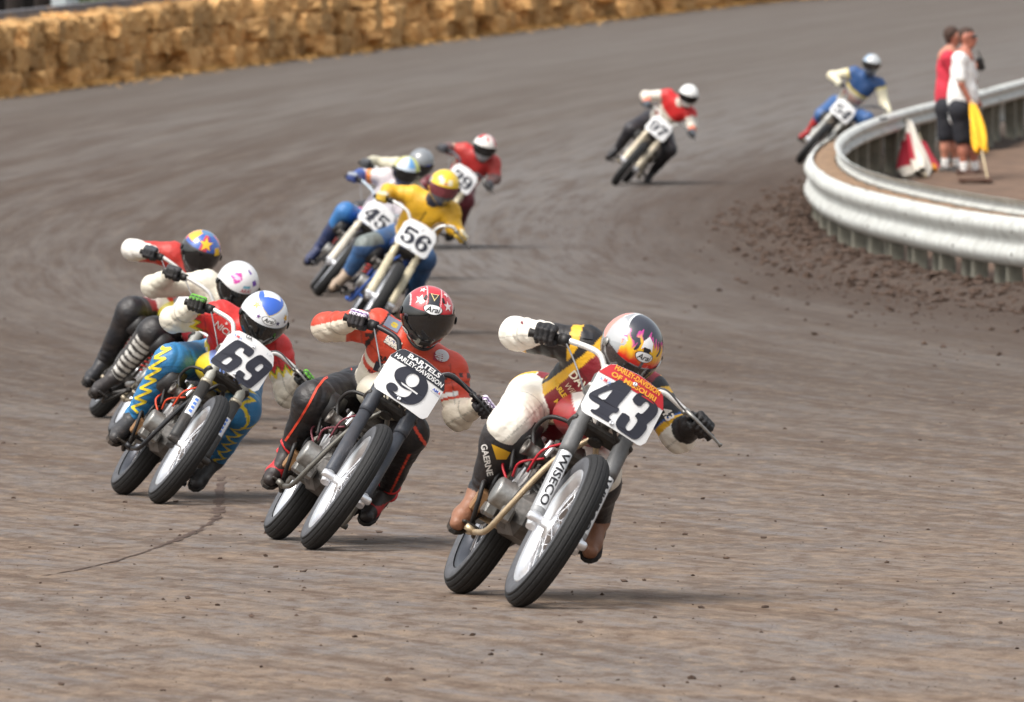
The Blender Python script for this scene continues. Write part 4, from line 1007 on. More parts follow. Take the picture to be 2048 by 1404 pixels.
# ---- helmet surface
def hsurf(az, el, e=0.):
    az, el = np.asarray(az, float), np.asarray(el, float)
    x, y, z = np.cos(el) * np.cos(az), np.cos(el) * np.sin(az), np.sin(el)
    low = np.clip(-el / R(50), 0, 1); fr = np.clip(np.cos(az), 0, 1) ** 1.5
    chin = 1 + .17 * fr * np.clip(-el / R(30), 0, 1) ** 1.2 * (1 - .5 * np.clip((-el - R(38)) / R(20), 0, 1))
    back = 1 + .05 * np.clip(-np.cos(az), 0, 1) * np.cos(el)
    tuck = 1 - .16 * low ** 3 * (1 - fr)
    k = chin * back * tuck
    v = np.stack([x * .140 * k, y * .130 * (1 - .06 * low) , z * .140 * (1 + .24 * fr * np.clip(-el / R(40), 0, 1))], -1)
    # brow recess under the visor edge
    return v * (1 + e / .13)
def helmet_axes(sp):
    y, p, r_ = R(sp['yaw']), R(sp['pitch']), R(sp['roll']); f0 = Vector((math.sin(y), -math.cos(y), 0)); Z = Vector((0, 0, 1))
    f = f0 * math.cos(p) - Z * math.sin(p); u = Z * math.cos(p) + f0 * math.sin(p); l = u.cross(f); u2 = u * math.cos(r_) + l * math.sin(r_); l2 = l * math.cos(r_) - u * math.sin(r_)
    return f, l2, u2
def make_helmet(person, org, c, hsp, lod, S=1.):
    f, l, u = helmet_axes(hsp); Mx = np.array([[f.x, l.x, u.x], [f.y, l.y, u.y], [f.z, l.z, u.z]]) * S; off = np.array((c - org)[:])
    na, ne = ((168, 100), (72, 44), (48, 30))[lod]
    az, el = np.meshgrid(np.linspace(-math.pi, math.pi, na + 1)[:-1], np.linspace(R(-58), R(90), ne), indexing='ij')
    V = hsurf(az, el).reshape(-1, 3); ii = np.arange(na * ne).reshape(na, ne); i2 = np.roll(ii, -1, 0)
    Q = np.stack([ii[:, :-1], i2[:, :-1], i2[:, 1:], ii[:, 1:]], -1).reshape(-1, 4)
    V2 = hsurf(az, el, -.012).reshape(-1, 3)[:0]
    cols = hsp['col'](az.ravel(), el.ravel())
    h = link('helmet', mesh_np('helmet', V @ Mx.T + off, Q, SHELL, True, cols), person)
    # rolled lower edge
    aa = np.linspace(-math.pi, math.pi, 49)[:-1]; ed = hsurf(aa, np.full(48, R(-58))) @ Mx.T + off
    MB().tube([Vector(p) for p in ed] + [Vector(ed[0])], .009 * S, 8, False).build('edge_trim', BLACK, h)
    def on(azs, els, e): return hsurf(azs, els, e) @ Mx.T + off
    n1, n2 = 30, 10; a2, t2 = np.meshgrid(np.linspace(R(-84), R(84), n1), np.linspace(0, 1, n2), indexing='ij')
    vt, vb = hsp.get('visor', (17, -21)); tail = np.clip((np.abs(a2) - R(58)) / R(26), 0, 1) ** 2; e2 = R(vb) * (1 - .55 * tail) + t2 * (R(vt) * (1 - .55 * tail) - R(vb) * (1 - .55 * tail))
    W = on(a2, e2, .0045).reshape(-1, 3); ii = np.arange(n1 * n2).reshape(n1, n2); Q = np.stack([ii[:-1, :-1], ii[1:, :-1], ii[1:, 1:], ii[:-1, 1:]], -1).reshape(-1, 4)
    vz = link('visor', mesh_np('visor', W, Q, hsp.get('vmat', VISOR), True), h)
    if lod < 2:
        for sa in (-1, 1):
            p = Vector(on(np.array(sa * R(82)), np.array(R(2.)), .005)); MB().lathe([(0, .006), (.016, .005), (.02, 0)], p, Vector((Mx @ np.array([0, sa, 0]))[:]), 14).build('visor_pivot', ALUD if hsp.get('piv') else BLACK, h)
        # chin vent and brow vents
        for (a0, e0, wa, wh) in ((0, -37, 17, 3.5), (-30, 48, 4, 5), (30, 48, 4, 5)):
            g = [(a0 - wa, e0 - wh), (a0 + wa, e0 - wh), (a0 + wa * .8, e0 + wh), (a0 - wa * .8, e0 + wh)]; vs = [on(np.array(R(a)), np.array(R(b)), .002) for a, b in g] + [on(np.array(R(a * .96)), np.array(R(b)), .007) for a, b in g]
            if hsp.get('vents', 1): MB().add(vs, [(4, 5, 6, 7), (0, 1, 5, 4), (1, 2, 6, 5), (2, 3, 7, 6), (3, 0, 4, 7)]).build('vent', BLACK if e0 < 0 else flat_mat(hsp.get('ventc', (30, 30, 34))), h)
    def dec(name, V, Fc, size, a0, e0, col, e=.002, sx=1., rot=0.):
        V, Fc = densify(V, Fc, .016 / size); cr, sr = math.cos(rot), math.sin(rot); xs = V[:, 0] * size * sx; ys = V[:, 1] * size; xs, ys = xs * cr - ys * sr, xs * sr + ys * cr
        elv = R(e0) + ys / .14; p = on(R(a0) + xs / (.134 * np.maximum(np.cos(elv), .25)), elv, e); return link(name, poly_mesh(name, p, Fc, flat_mat(col, .3)), h)
    for d in hsp.get('logo', []):
        a0, e0, w_ = d; el_ = _ell(0, 0, 1, .5, 28); V, Fc = shape2d([el_], 0)
        dec('logo_oval', V, Fc, w_ * 1.10, a0, e0, (20, 20, 22), .0022); dec('logo_oval', V, Fc, w_, a0, e0, (240, 240, 240), .0034)
        V, Fc = text2d('Arai', bold=.012, shear=.25); dec('lettering', V, Fc, w_ * .58, a0, e0, (16, 16, 18), .0046, sx=1.08)
    for d in hsp.get('stars', []):
        a0, e0, sz, colr, rot = d; V, Fc = shape2d([star2d()], 0); dec('star_graphic', V, Fc, sz, a0, e0, colr, .0021, 1., R(rot))
    for d in hsp.get('shapes', []):
        loops, sz, a0, e0, colr, e = d; V, Fc = shape2d(loops, 0); dec('painted_graphic', V, Fc, sz, a0, e0, colr, e)
    for d in hsp.get('texts', []):
        tx, sz, a0, e0, colr, rot = d; V, Fc = text2d(tx, bold=.01, shear=.2); dec('lettering', V, Fc, sz, a0, e0, colr, .0035, 1., R(rot))
    return h
D = np.degrees
def pal(n_, c): return np.tile(np.array(lin(c), np.float32), (n_, 1))
def hel43(az, el):
    ff, xx, zz = np.cos(el) * np.cos(az), np.cos(el) * np.sin(az), np.sin(el); v = D(np.arctan2(zz, ff)); uu = D(np.arcsin(np.clip(xx, -1, 1))); c = pal(len(v), (156, 159, 162))
    c[(uu < -38) & (v > 40)] = lin((176, 178, 180)); c[(v > 124) & (v < 165) & (np.abs(uu) < 40)] = lin((236, 236, 236)); c[(v > 126) & (uu < -16)] = lin((232, 142, 124))
    el_ = ((uu - 10) / 52) ** 2 + ((v - 68) / 56) ** 2; c[el_ < 1.12] = lin((226, 228, 230)); c[el_ < 1] = lin((40, 42, 54))
    x = uu + 2. * np.sin(v * .22); ht = 50 + 20 * np.abs(np.sin(x * .125 + .5)) + 8 * np.sin(x * .33 + 1) + 5 * np.sin(x * .8)
    q = (v - 10) / (ht - 10); fl = (v > 10) & (q < 1) & (uu > -50) & (uu < 66); ga = np.sin(x * .25 + .4); fl &= ~((ga > .70) & (v > 36) & (v < 60))
    def lr(c0, c1, s): return np.array(lin(c0)) * (1 - s[:, None]) + np.array(lin(c1)) * s[:, None]
    s = np.clip((q - .12) / .35, 0, 1); base = lr((216, 36, 22), (248, 192, 36), s); s2 = np.clip((q - .70) / .2, 0, 1); base = base * (1 - s2[:, None]) + np.array(lin((190, 50, 140))) * s2[:, None]; c[fl] = base[fl]
    c[(v < -22) & (v > -90)] = lin((120, 122, 126)); c[(np.abs(uu) < 4) & (v > 8) & (v < 20)] = lin((92, 90, 98)); return c
def hel9(az, el):
    a, e = D(az), D(el); c = pal(len(a), (30, 31, 34)); band = (e > 17)
    x = np.sin(az) * np.cos(el) * .121; red = band & (np.abs(x) < .098) & (np.cos(az) * np.cos(el) > -.75) & (e > 20 - 0 * a); c[red] = lin((206, 40, 52)); c[red & (np.abs(np.abs(x) - .032) < .0022)] = lin((236, 190, 190)); c[red & (np.abs(x) < .026) & (e < 62)] = lin((38, 40, 46)); c[red & (np.abs(x) > .094)] = lin((236, 200, 200))
    c[(a < -100) & (e < 40)] = lin((228, 224, 216)); c[(a > 100) & (e < 20)] = lin((40, 40, 44)); return c
def hel69(az, el):
    a, e = D(az), D(el); c = pal(len(a), (226, 228, 232)); x = np.sin(az) * np.cos(el); ff = np.cos(az) * np.cos(el)
    vee = (el > R(20)) & (e > 42 + 24 * np.abs(np.abs(x) - .0) * 1.0) & (ff > -.8); ed = 37 + 26 * np.abs(x + .05) ** 1.2 * 1.6 + 60 * np.clip(np.abs(x) - .55, 0, 1); blue = e > ed; c[blue] = lin((46, 96, 196)); c[np.abs(e - ed) < 1.3] = lin((198, 176, 120)); c[(e > ed) & (ff < .10) & (np.abs(x) < .35)] = lin((226, 228, 232)); c[(e < -20)] = lin((40, 40, 44)); return c
def helA(az, el):
    a, e = D(az), D(el); c = pal(len(a), (48, 44, 46)); c[e > 24] = lin((58, 96, 176)); c[(e > 30) & (np.sin(az * 5 + 1) > .55)] = lin((92, 62, 140)); c[(e > 22) & (np.sin(az * 4 + 2.2) > .7)] = lin((206, 60, 70)); c[(np.abs(a - 46) < 12) & (e > 14) & (e < 36)] = lin((240, 190, 40)); c[(a < -55) & (e > 34)] = lin((236, 176, 50)); c[(e > 72)] = lin((84, 126, 170)); return c
def helB(az, el):
    a, e = D(az), D(el); c = pal(len(a), (228, 226, 226)); m = ((a + 30) / 26) ** 2 + ((e - 50) / 14) ** 2 < 1 + .35 * np.sin(az * 11); c[m] = lin((196, 50, 150)); m2 = ((a + 30) / 16) ** 2 + ((e - 50) / 5) ** 2 < 1; c[m2] = lin((236, 190, 220)); c[(np.abs(a - 48) < 10) & (np.sin(e * .2) > .2)] = lin((110, 70, 160)); c[(np.abs(a - 15) < 14) & (np.abs(e - 34) < 4)] = lin((110, 170, 190)); c[e < -20] = lin((60, 60, 64)); return c
def hel56(az, el):
    a, e = D(az), D(el); c = pal(len(a), (236, 196, 40)); c[(e < -4)] = lin((86, 88, 94)); c[(np.abs(a) > 66) & (e < 26)] = lin((168, 166, 150)); c[(np.abs(np.abs(a) - 18) < 9) & (e > 20) & (e < 40)] = lin((236, 226, 190)); c[(np.abs(a) < 8) & (e > 18) & (e < 27)] = lin((190, 110, 100)); return c
def hel45(az, el):
    a, e = D(az), D(el); c = pal(len(a), (206, 218, 230)); c[(np.sin(az * 3) > .4) & (e > 30)] = lin((104, 160, 214)); c[(a > 48) & (e > 5)] = lin((206, 210, 96)); c[(a < -50)] = lin((196, 190, 120)); c[e < -14] = lin((60, 64, 84)); return c
def hel8(az, el):
    a, e = D(az), D(el); c = pal(len(a), (128, 132, 136)); c[e < 4] = lin((48, 50, 58)); c[(a > 20) & (a < 50) & (e > 8) & (e < 20)] = lin((70, 90, 170)); return c
def hel39(az, el):
    a, e = D(az), D(el); c = pal(len(a), (232, 226, 220)); c[(np.abs(a) < 12) & (e > 48) & (e < 80)] = lin((198, 44, 52)); c[(np.abs(a - 62) < 14) & (e > 22)] = lin((190, 40, 50)); c[(a < -48) & (e > 42)] = lin((198, 70, 66)); c[(e < -12)] = lin((150, 152, 156)); return c
def hel97(az, el): return pal(len(az), (238, 238, 234))
def hel54(az, el):
    a, e = D(az), D(el); c = pal(len(a), (190, 194, 196)); c[(a < -40)] = lin((150, 170, 190)); c[e < -10] = lin((96, 104, 116)); return c

def seg(a, b, t): return a + (b - a) * t
def glove(person, org, J, sd, gc, lod):
    H, A, E = J['hand' + sd], J['gripax' + sd], J['el' + sd]; Fv = J['fwd']; Fv = (Fv - A * Fv.dot(A)).normalized(); U = Fv.cross(A).normalized()
    if U.z < 0: U = -U
    Wt = J['wrist' + sd]; pr = []
    for i, ln in enumerate((.95, 1.05, 1., .85)):
        c = H + A * ((i - 1.5) * .0215); q = [c + U * .037 + Fv * .008, c + U * .024 + Fv * .043 * ln, c - U * .017 + Fv * .039 * ln, c - U * .031 + Fv * .006]
        for j in range(3): pr.append(('finger%d' % j, q[j], q[j + 1], .0125 - .001 * j, .0115 - .001 * j, .004))
        pr.append(('palm', q[0], seg(H, Wt, .75) + A * ((i - 1.5) * .014) + U * .008, .0145, .018, .012))
    tb = [Wt - A * .022 - U * .004 + Fv * .012, H - A * .047 + U * .005 - Fv * .012, H - A * .044 - U * .026 + Fv * .014, H - A * .026 - U * .032 + Fv * .03]
    for j in range(3): pr.append(('thumb', tb[j], tb[j + 1], .0135 - .001 * j, .0125 - .001 * j, .006))
    ce = Wt + (E - Wt).normalized() * .085; pr.append(('cuff', Wt, ce, .036, .047, .02)); pr.append(('palm', seg(H, Wt, .55) + U * .012, Wt, .030, .034, .02))
    def cf(V, n_, t, p):
        c = np.tile(np.array(lin(gc[0]), np.float32), (len(V), 1))
        if len(gc) > 1: c[np.isin(n_, ('finger0',))] = lin(gc[1]); c[(n_ == 'palm') & (((V - np.array(H[:])) @ np.array(U[:])) > .034)] = lin(gc[1])
        if len(gc) > 2: m = np.isin(n_, ('finger0',)) & (t > .35) & (t < .75); c[m] = lin(gc[2])
        return c
    return put_blob('glove', pr, (.0045, .007, .010)[lod], cf, GLOVE, person, org, .008)[0]
def boot(person, org, J, sd, bc, lod, hgt=.17):
    An, To, Kn = J['an' + sd], J['toe' + sd], J['kn' + sd]; dr = (To - An); shank = (Kn - An).normalized(); n_ = (shank - dr.normalized() * shank.dot(dr.normalized())).normalized()
    dr = dr.normalized(); heel = An - n_ * .062 - dr * .055; ball = An - n_ * .070 + dr * .125; toe = An - n_ * .072 + dr * .185; lat = dr.cross(n_).normalized()
    pr = [('shaft', An + shank * hgt, An, .058, .050, .03, .002), ('heel', An - n_ * .01, heel + n_ * .012, .044, .036, .03), ('foot', An - n_ * .008 + dr * .02, ball + n_ * .015, .046, .040, .03), ('vamp', heel + n_ * .012, ball + n_ * .004, .034, .038, .02), ('toe', ball + lat * .008, toe + n_ * .002, .040, .033, .02)]
    def cf(V, nm, t, p):
        c = np.tile(np.array(lin(bc[0]), np.float32), (len(V), 1)); h = (V - np.array(An[:])) @ np.array(n_[:]); al = (V - np.array(An[:])) @ np.array(dr[:])
        if len(bc) > 1: c[(nm == 'shaft') & (t < .9)] = lin(bc[1])
        if len(bc) > 2: c[(h > -.085) & (h < -.02) & (al > .03) & (al < .15)] = lin(bc[2])
        return c
    b = put_blob('boot', pr, (.006, .009, .014)[lod], cf, LEATHER, person, org, .02)[0]
    prof = [(-.095, .02), (-.085, .034), (-.04, .036), (.02, .033), (.09, .043), (.14, .046), (.19, .036), (.218, .014)]; vs = []
    for lvl in (-.108, -.090):
        for x, w_ in prof: vs.append(An + dr * x + lat * w_ + n_ * lvl - org)
        for x, w_ in reversed(prof): vs.append(An + dr * x - lat * w_ + n_ * lvl - org)
    k = 16; MB().add(vs, [tuple(range(k - 1, -1, -1)), tuple(range(k, 2 * k))] + [(i, (i+1) % k, k + (i+1) % k, k + i) for i in range(k)]).build('sole', mat('boot_sole', (34, 32, 31), .8, var=.2, dirt=.5), b)
    if len(bc) > 3:
        for hh in (-.02, .045):
            c = An + shank * hh; e1 = dr; rr = .056; pts = [c + (e1 * math.cos(a) + lat * math.sin(a)) * rr - org + shank * .012 * math.sin(a * 2) for a in np.linspace(-2.2, 2.2, 16)]
            MB().tube(pts, [.011] * 16, 6).build('strap', flat_mat(bc[3]), b)
    J['sole' + sd] = An - n_ * .112 + dr * .06
    return b
BASE = {}
def joints(sp):
    M, g = frame_of(sp); J = {}; Mi = M.inverted(); df = g.y
    for k, q in sp.get('J', {}).items():
        fw = q[2] if len(q) > 2 else (BASE[k].x if k in BASE else 0); J[k] = P(q[0], q[1], df + .7 - fw)
    for k in BASE:
        if k not in J: J[k] = M @ BASE[k]
    J['fwd'] = (M.to_3x3() @ Vector((1, 0, 0))).normalized()
    J['gripaxR'] = Vector(sp.get('gaR', (-.93, .25, .27))).normalized(); J['gripaxL'] = Vector(sp.get('gaL', (.58, .28, -.76))).normalized()
    for sd in 'RL':
        A = J['gripax' + sd]; Fv = (J['fwd'] - A * J['fwd'].dot(A)).normalized(); U = Fv.cross(A).normalized(); U = U if U.z > 0 else -U
        b = J['hand' + sd] - Fv * .05 + U * .022; J['wrist' + sd] = b + (J['el' + sd] - b).normalized() * .02
    if not BASE:
        for k in sp['J']: BASE[k] = Mi @ J[k]
    return J
def make_rider(sp):
    lod = sp.get('lod', 0); J = joints(sp); h = (.0065, .011, .016)[lod]
    pel = (J['hipR'] + J['hipL']) / 2; sh = (J['shR'] + J['shL']) / 2; sdv = sh - pel; mid = pel + sdv * .42; ch = pel + sdv * .80; lat = (J['shL'] - J['shR']).normalized(); org = pel.copy()
    wr = .0058 if lod == 0 else .005
    fr = J['fwd'] * .03
    pr = [('pelvis', seg(pel, J['hipR'], .8), seg(pel, J['hipL'], .8), .125, .125), ('belly', pel + sdv * .05, mid, .140, .142, .05, wr), ('chest', mid + lat * -.04 + fr, ch - lat * .07, .132, .128, .05, wr * .6), ('chest', mid + lat * .04 + fr, ch + lat * .07, .132, .128, .05, wr * .6),
          ('shoulders', seg(sh, J['shR'], .82) - sdv.normalized() * .015, seg(sh, J['shL'], .82) - sdv.normalized() * .015, .090, .090, .05), ('neck', sh, seg(sh, J['helm'], .8), .072, .066, .04)]
    for sd in 'RL':
        pr += [('uarm' + sd, J['sh' + sd], J['el' + sd], .078, .063, .035, wr * 1.1), ('farm' + sd, J['el' + sd], J['wrist' + sd], .066, .046, .03, wr * 1.3), ('thigh' + sd, J['hip' + sd], J['kn' + sd], .116, .092, .045, wr * .8), ('shin' + sd, J['kn' + sd], seg(J['kn' + sd], J['an' + sd], .97), .088, .056, .035, wr)]
    fn = sp['suit']
    def cf(V, n_, t, p):
        k = Ctx(V, n_, t, p, J); fn(k)
        if lod == 0:      # stitched seams and zip
            arm = k.part('uarmR', 'uarmL', 'farmR', 'farmL'); sm = (k.part('chest', 'belly') & (np.abs(k.w) < .0045)) | (arm & (np.abs(k.side - .1) < .05)) | (k.part('uarmR', 'uarmL') & (np.abs(k.t - .30) < .014)) | (k.part('farmR', 'farmL') & (np.abs(k.t - .42) < .018)) | (k.part('thighR', 'thighL') & ((np.abs(k.t - .55) < .010) | (np.abs(k.side + .3) < .03))) | (k.part('shinR', 'shinL') & (np.abs(k.t - .22) < .012)) | (k.part('chest', 'shoulders') & (np.abs(k.v - .88) < .010))
            k.c[sm] *= .62
        return k.c
    V, Q, pid, t = blob(pr, h); names = np.array([p[0] for p in pr])[pid]; cols = cf(V, names, t, pr)
    person = link('person', mesh_np('person', V - np.array(org[:], np.float32), Q, LEATHER, True, cols)); person.location = org
    tag(person, sp['label'], 'person', 'flat track racers')
    for sd in 'RL':
        glove(person, org, J, sd, sp['glove'], lod); boot(person, org, J, sd, sp['boot'], lod, sp.get('boot_h', .17))
    make_helmet(person, org, J['helm'], sp['helmet'], lod)
    if sp.get('guard'):
        for sd in 'RL':
            K, An = J['kn' + sd], J['an' + sd]; sk = (An - K).normalized(); gp = [('g', seg(K, J['hip' + sd], -.02) + sk * .05, K + sk * .10, .096, .094, .03), ('g', K + sk * .08, K + sk * .26, .090, .070, .03)]
            def gc(V, n_, t, p):
                c = np.tile(np.array(lin((36, 36, 40)), np.float32), (len(V), 1)); q = V - np.array(K[:]); al = q @ np.array(sk[:]); sx = -q[:, 0] + .5 * q[:, 2] * 0; return c
            _, gV, gQ = put_blob('knee_guard', gp, .008, gc, LEATHER, person, org); Q = np.concatenate([Q, gQ + len(V)]); V = np.concatenate([V, gV])
    bike, M = make_bike(sp, J)
    # lettering sewn on the leathers: dropped along the view ray onto the surface it sits on
    if sp.get('decals'):
        bvh = BVHTree.FromPolygons([Vector(v) for v in V.tolist()], Q.tolist()); C0 = Vector((0, 0, HCAM))
        for d_ in sp['decals']:
            kind, x, y, size, ang, colr = d_[:6]; kw = d_[6] if len(d_) > 6 else {}
            if kind == 'line':
                pp = np.array(kw['pts'], float); sg = np.linalg.norm(np.diff(pp, axis=0), axis=1); ss = np.concatenate([[0], np.cumsum(sg)]); tt = np.unique(np.concatenate([np.arange(0, ss[-1], 2.), ss]))
                X_ = np.stack([np.interp(tt, ss, pp[:, 0]), np.interp(tt, ss, pp[:, 1])], 1); tn_ = np.gradient(X_, axis=0); tn_ /= np.maximum(np.linalg.norm(tn_, axis=1), 1e-6)[:, None]; nn_ = np.stack([-tn_[:, 1], tn_[:, 0]], 1); vs_, fs_ = [], []
                for e_ in (-.5, .5):
                    for q_ in X_ + nn_ * e_ * size:
                        dirv = (P(q_[0], q_[1], 100) - C0).normalized(); hit = bvh.ray_cast(C0, dirv); vs_.append(None if hit[0] is None else (hit[0] - dirv * .004 - org))
                n_l = len(X_)
                for i_ in range(n_l - 1):
                    ids = (i_, i_ + 1, n_l + i_ + 1, n_l + i_)
                    if all(vs_[q] is not None for q in ids) and max((vs_[ids[0]] - vs_[ids[1]]).length, (vs_[ids[0]] - vs_[ids[3]]).length) < .05: fs_.append(ids)
                vs_ = [v if v is not None else Vector((0, 0, 0)) for v in vs_]
                runs = []
                for f_ in fs_:
                    if runs and f_[0] == runs[-1][-1][1]: runs[-1].append(f_)
                    else: runs.append([f_])
                for rn in runs:
                    ids = sorted({q for f_ in rn for q in f_}); mp_ = {q: e_ for e_, q in enumerate(ids)}; link('piping', poly_mesh('piping', [vs_[q][:] for q in ids], [tuple(mp_[q] for q in f_) for f_ in rn], flat_mat(colr)), person)
                continue
            if kind == '*': v2, fc = shape2d([star2d()], 0)
            elif kind == 'poly': v2, fc = shape2d([kw['pts']], 0); kw = {}
            else:
                kw = dict(kw); stretch = kw.pop('stretch', 1.); v2, fc = text2d(kind, **kw); v2[:, 0] *= stretch
            v2, fc = densify(v2, fc, 6. / size); ca, sa = math.cos(R(ang)), math.sin(R(ang)); pts = []; ok = True
            for vx, vy, _ in v2:
                X, Y = vx * size, -vy * size; px_, py_ = x + X * ca - Y * sa, y + X * sa + Y * ca; dirv = (P(px_, py_, 100) - C0).normalized(); hit = bvh.ray_cast(C0, dirv)
                if hit[0] is None: ok = False; break
                pts.append(hit[0] - dirv * .005 - org)
            if ok: link('patch' if kind == 'poly' else 'lettering', poly_mesh('lettering', pts, fc, flat_mat(colr)), person)
            else: print('decal missed', kind, x, y)
    return person

WT = (236, 236, 232)
S9 = dict(num='9', front=(625, 1100), head=8, lean=34, suit=suit9, lod=0,
    label='rider in orange and cream leathers, black helmet with red starred panel, plate 9', blabel='motorcycle with cream tank and dark fork, plate 9 under a black band',
    J=dict(helm=(855, 630, .12), shR=(752, 652, -.10), elR=(652, 655, -.10), handR=(716, 642, .16), shL=(905, 742, -.06), elL=(916, 832, -.02), handL=(966, 816, .17),
           hipR=(712, 784, -.40), hipL=(792, 818, -.40), knR=(627, 800, -.06), anR=(580, 906, -.30), toeR=(548, 940, -.12), knL=(818, 868, -.03), anL=(772, 978, -.40), toeL=(745, 1010, -.24)),
    helmet=dict(yaw=6, pitch=15, roll=12, col=hel9, logo=[(0, 27, .045), (-66, -32, .030)], stars=[(-40, 40, .029, (238, 222, 220), 10), (42, 36, .027, (238, 222, 220), -10), (-62, 62, .020, (238, 222, 220), 30), (60, 60, .018, (238, 222, 220), 0)],
        shapes=[([[(-1, 1), (1, 1), (0, -1)]], .021, 0, 53, (226, 206, 150), .0018), ([[(-.7, .8), (.7, .8), (0, -.55)]], .021, 0, 53, (60, 62, 60), .003)]),
    glove=[(40, 38, 42), (228, 218, 232), (110, 80, 130)], boot=[(42, 36, 36), (40, 38, 40), (186, 36, 42), (206, 44, 48)],
    fork_up=(58, 62, 70), fork_lo=(62, 66, 74), fork_r=(.036, .031, .40), bar=(44, 44, 48), dark_lever=1, tank=(222, 214, 194), frame=(112, 110, 104), wire=(120, 60, 70),
    band=(44, 46, 56), band_lo=.44, ptext=[('BARTELS', .06, .86, .21, 1.2, (244, 244, 244), dict(bold=.03, shear=.1)), ('HARLEY-DAVIDSON', .0, .60, .20, 1.78, (244, 244, 244), dict(bold=.025, shear=.1)), ('AM', .76, .28, .12, .2, (60, 90, 190), dict(bold=.02)), ('A', .92, .28, .12, .08, (206, 60, 70), dict(bold=.02)), ('PRO RACING', .80, .15, .05, .34, (90, 96, 120), {})],
    decals=[('McCOY', 665, 669, 13, -18, (22, 22, 24), dict(bold=.02)), ('BA', 766, 718, 12, 8, (24, 20, 24), dict(bold=.02)), ('LAY', 842, 728, 15, 30, (226, 206, 170), dict(bold=.01)),
        ('poly', 786, 685, 17, 33, (232, 226, 214), dict(pts=[(-1, .55), (1, .55), (1, -.55), (-1, -.55)])), ('AMA', 787, 681, 11, 33, (52, 60, 130), dict(bold=.02)), ('PRO RACING', 784, 692, 5, 33, (40, 30, 40), dict(bold=.02)),
        ('poly', 786, 648, 16, 30, (120, 130, 148), dict(pts=[(-1, .7), (1, .7), (1, -.7), (-1, -.7)])), ('poly', 789, 650, 8, 30, (190, 170, 50), dict(pts=_ell(0, 0, 1, .7, 12))),
        ('poly', 884, 711, 15, 25, (200, 198, 198), dict(pts=_ell(0, 0, 1, .8, 14))), ('poly', 877, 714, 12, 25, (150, 40, 60), dict(pts=[(-1, .4), (.6, .7), (1, -.6), (-.6, -.8)])), ('poly', 760, 735, 12, 20, (34, 36, 48), dict(pts=[(-1, .8), (1, .8), (1, -.8), (-1, -.8)])), ('RACING', 752, 748, 7, 25, (110, 30, 44), dict(bold=.02)), ('line', 0, 0, 4.5, 0, (226, 72, 46), dict(pts=[(704, 738), (672, 744), (648, 758), (634, 776), (620, 804), (600, 838), (584, 862), (570, 882)]))])
S43 = dict(num='43', front=(1040, 1215), scale=1.03, head=10, lean=31, suit=suit43, lod=0,
    label='leading rider in maroon, black and white leathers with flame painted helmet, plate 43', blabel='leading motorcycle with grey lettered fork and red-banded plate 43',
    J=dict(helm=(1263, 694, .16), shR=(1168, 690, -.12), elR=(1032, 668, -.16), handR=(1092, 672, .14), shL=(1305, 790, -.06), elL=(1356, 872, .0), handL=(1398, 852, .18),
           hipR=(1066, 802, -.42), hipL=(1172, 852, -.42), knR=(1020, 852, -.08), anR=(962, 985, -.30), toeR=(922, 1025, -.12), knL=(1196, 948, -.08), anL=(1196, 1034, -.42), toeL=(1184, 1072, -.26)),
    gaR=(-.95, .22, .2), gaL=(.66, .28, -.70),
    helmet=dict(yaw=12, pitch=44, roll=23, col=hel43, logo=[(-2, 29, .040)], piv=1, vents=0, visor=(9, -26), shapes=[([[(-.9, -1), (-.75, .2), (0, 1.1), (.75, .2), (.9, -1), (.45, -.55), (-.45, -.55)]], .030, -2, 52, (238, 238, 240), .003), ([[(-1, .9), (1, .9), (.9, -.9), (-.9, -.9)]], .015, -2, 43, (34, 34, 40), .0026)], vmat=mat('clear_visor', (60, 52, 52), .08, var=.3, bscale=12, coat=1.)),
    glove=[(22, 22, 25)], boot=[(140, 96, 72), (44, 44, 48)], boot_h=.10, guard=1,
    fork_up=(104, 105, 106), fork_lo=(150, 152, 154), fork_r=(.034, .030, .34), forktext=[('WISECO', .06, .335, (24, 24, 30), (226, 228, 230), 0)], bar=(232, 230, 226), tank=(168, 30, 40), tank2=(230, 226, 220), frame=(190, 170, 140), wire=(176, 24, 40), dark_rear=1,
    band=(198, 44, 54), band_lo=.50, ptext=[('HARLEY-DAVIDSON', .02, .92, .19, 1.38, (246, 176, 60), dict(bold=.03)), ('OF MISSOURI', .0, .66, .18, 1.36, (246, 176, 60), dict(bold=.03)), ('A', -.86, .34, .12, .07, (120, 150, 210), dict(bold=.02)), ('M', -.74, .34, .13, .09, (206, 60, 80), dict(bold=.03)), ('A', -.62, .34, .12, .07, (120, 150, 210), dict(bold=.02)), ('PRO RACING', -.74, .22, .04, .3, (170, 170, 180), {})],
    decals=[('DAV', 1158, 762, 17, 48, (236, 228, 206), dict(bold=.03)), ('Wilo', 1143, 780, 11, 48, (222, 206, 176), dict(shear=.3)), ('HARLEY-', 1122, 782, 10.5, 54, (226, 180, 50), dict(bold=.04)), ('MIS', 1117, 808, 10.5, 54, (206, 164, 50), dict(bold=.04)),
        ('43', 1336, 828, 20, 62, (236, 226, 214), dict(bold=.03)), ('poly', 1176, 670, 11, 12, (30, 30, 36), dict(pts=[(-1, .8), (1, .5), (1, -.6), (-1, -.8)])), ('poly', 1048, 637, 11, 27, (206, 90, 96), dict(pts=[(-1, .16), (1, .16), (1, -.16), (-1, -.16)])), ('poly', 1044, 645, 4, 20, (120, 50, 60), dict(pts=[(-1, .4), (.2, .7), (1, -.6), (-.3, -.7)])), ('poly', 1001, 908, 10, 0, (224, 172, 40), dict(pts=[(-1.8, 2.0), (2.0, .3), (1.2, -1.1), (-.8, -1.1)])), ('GAERNE', 974, 920, 13, 78, (232, 230, 226), dict(bold=.03))])
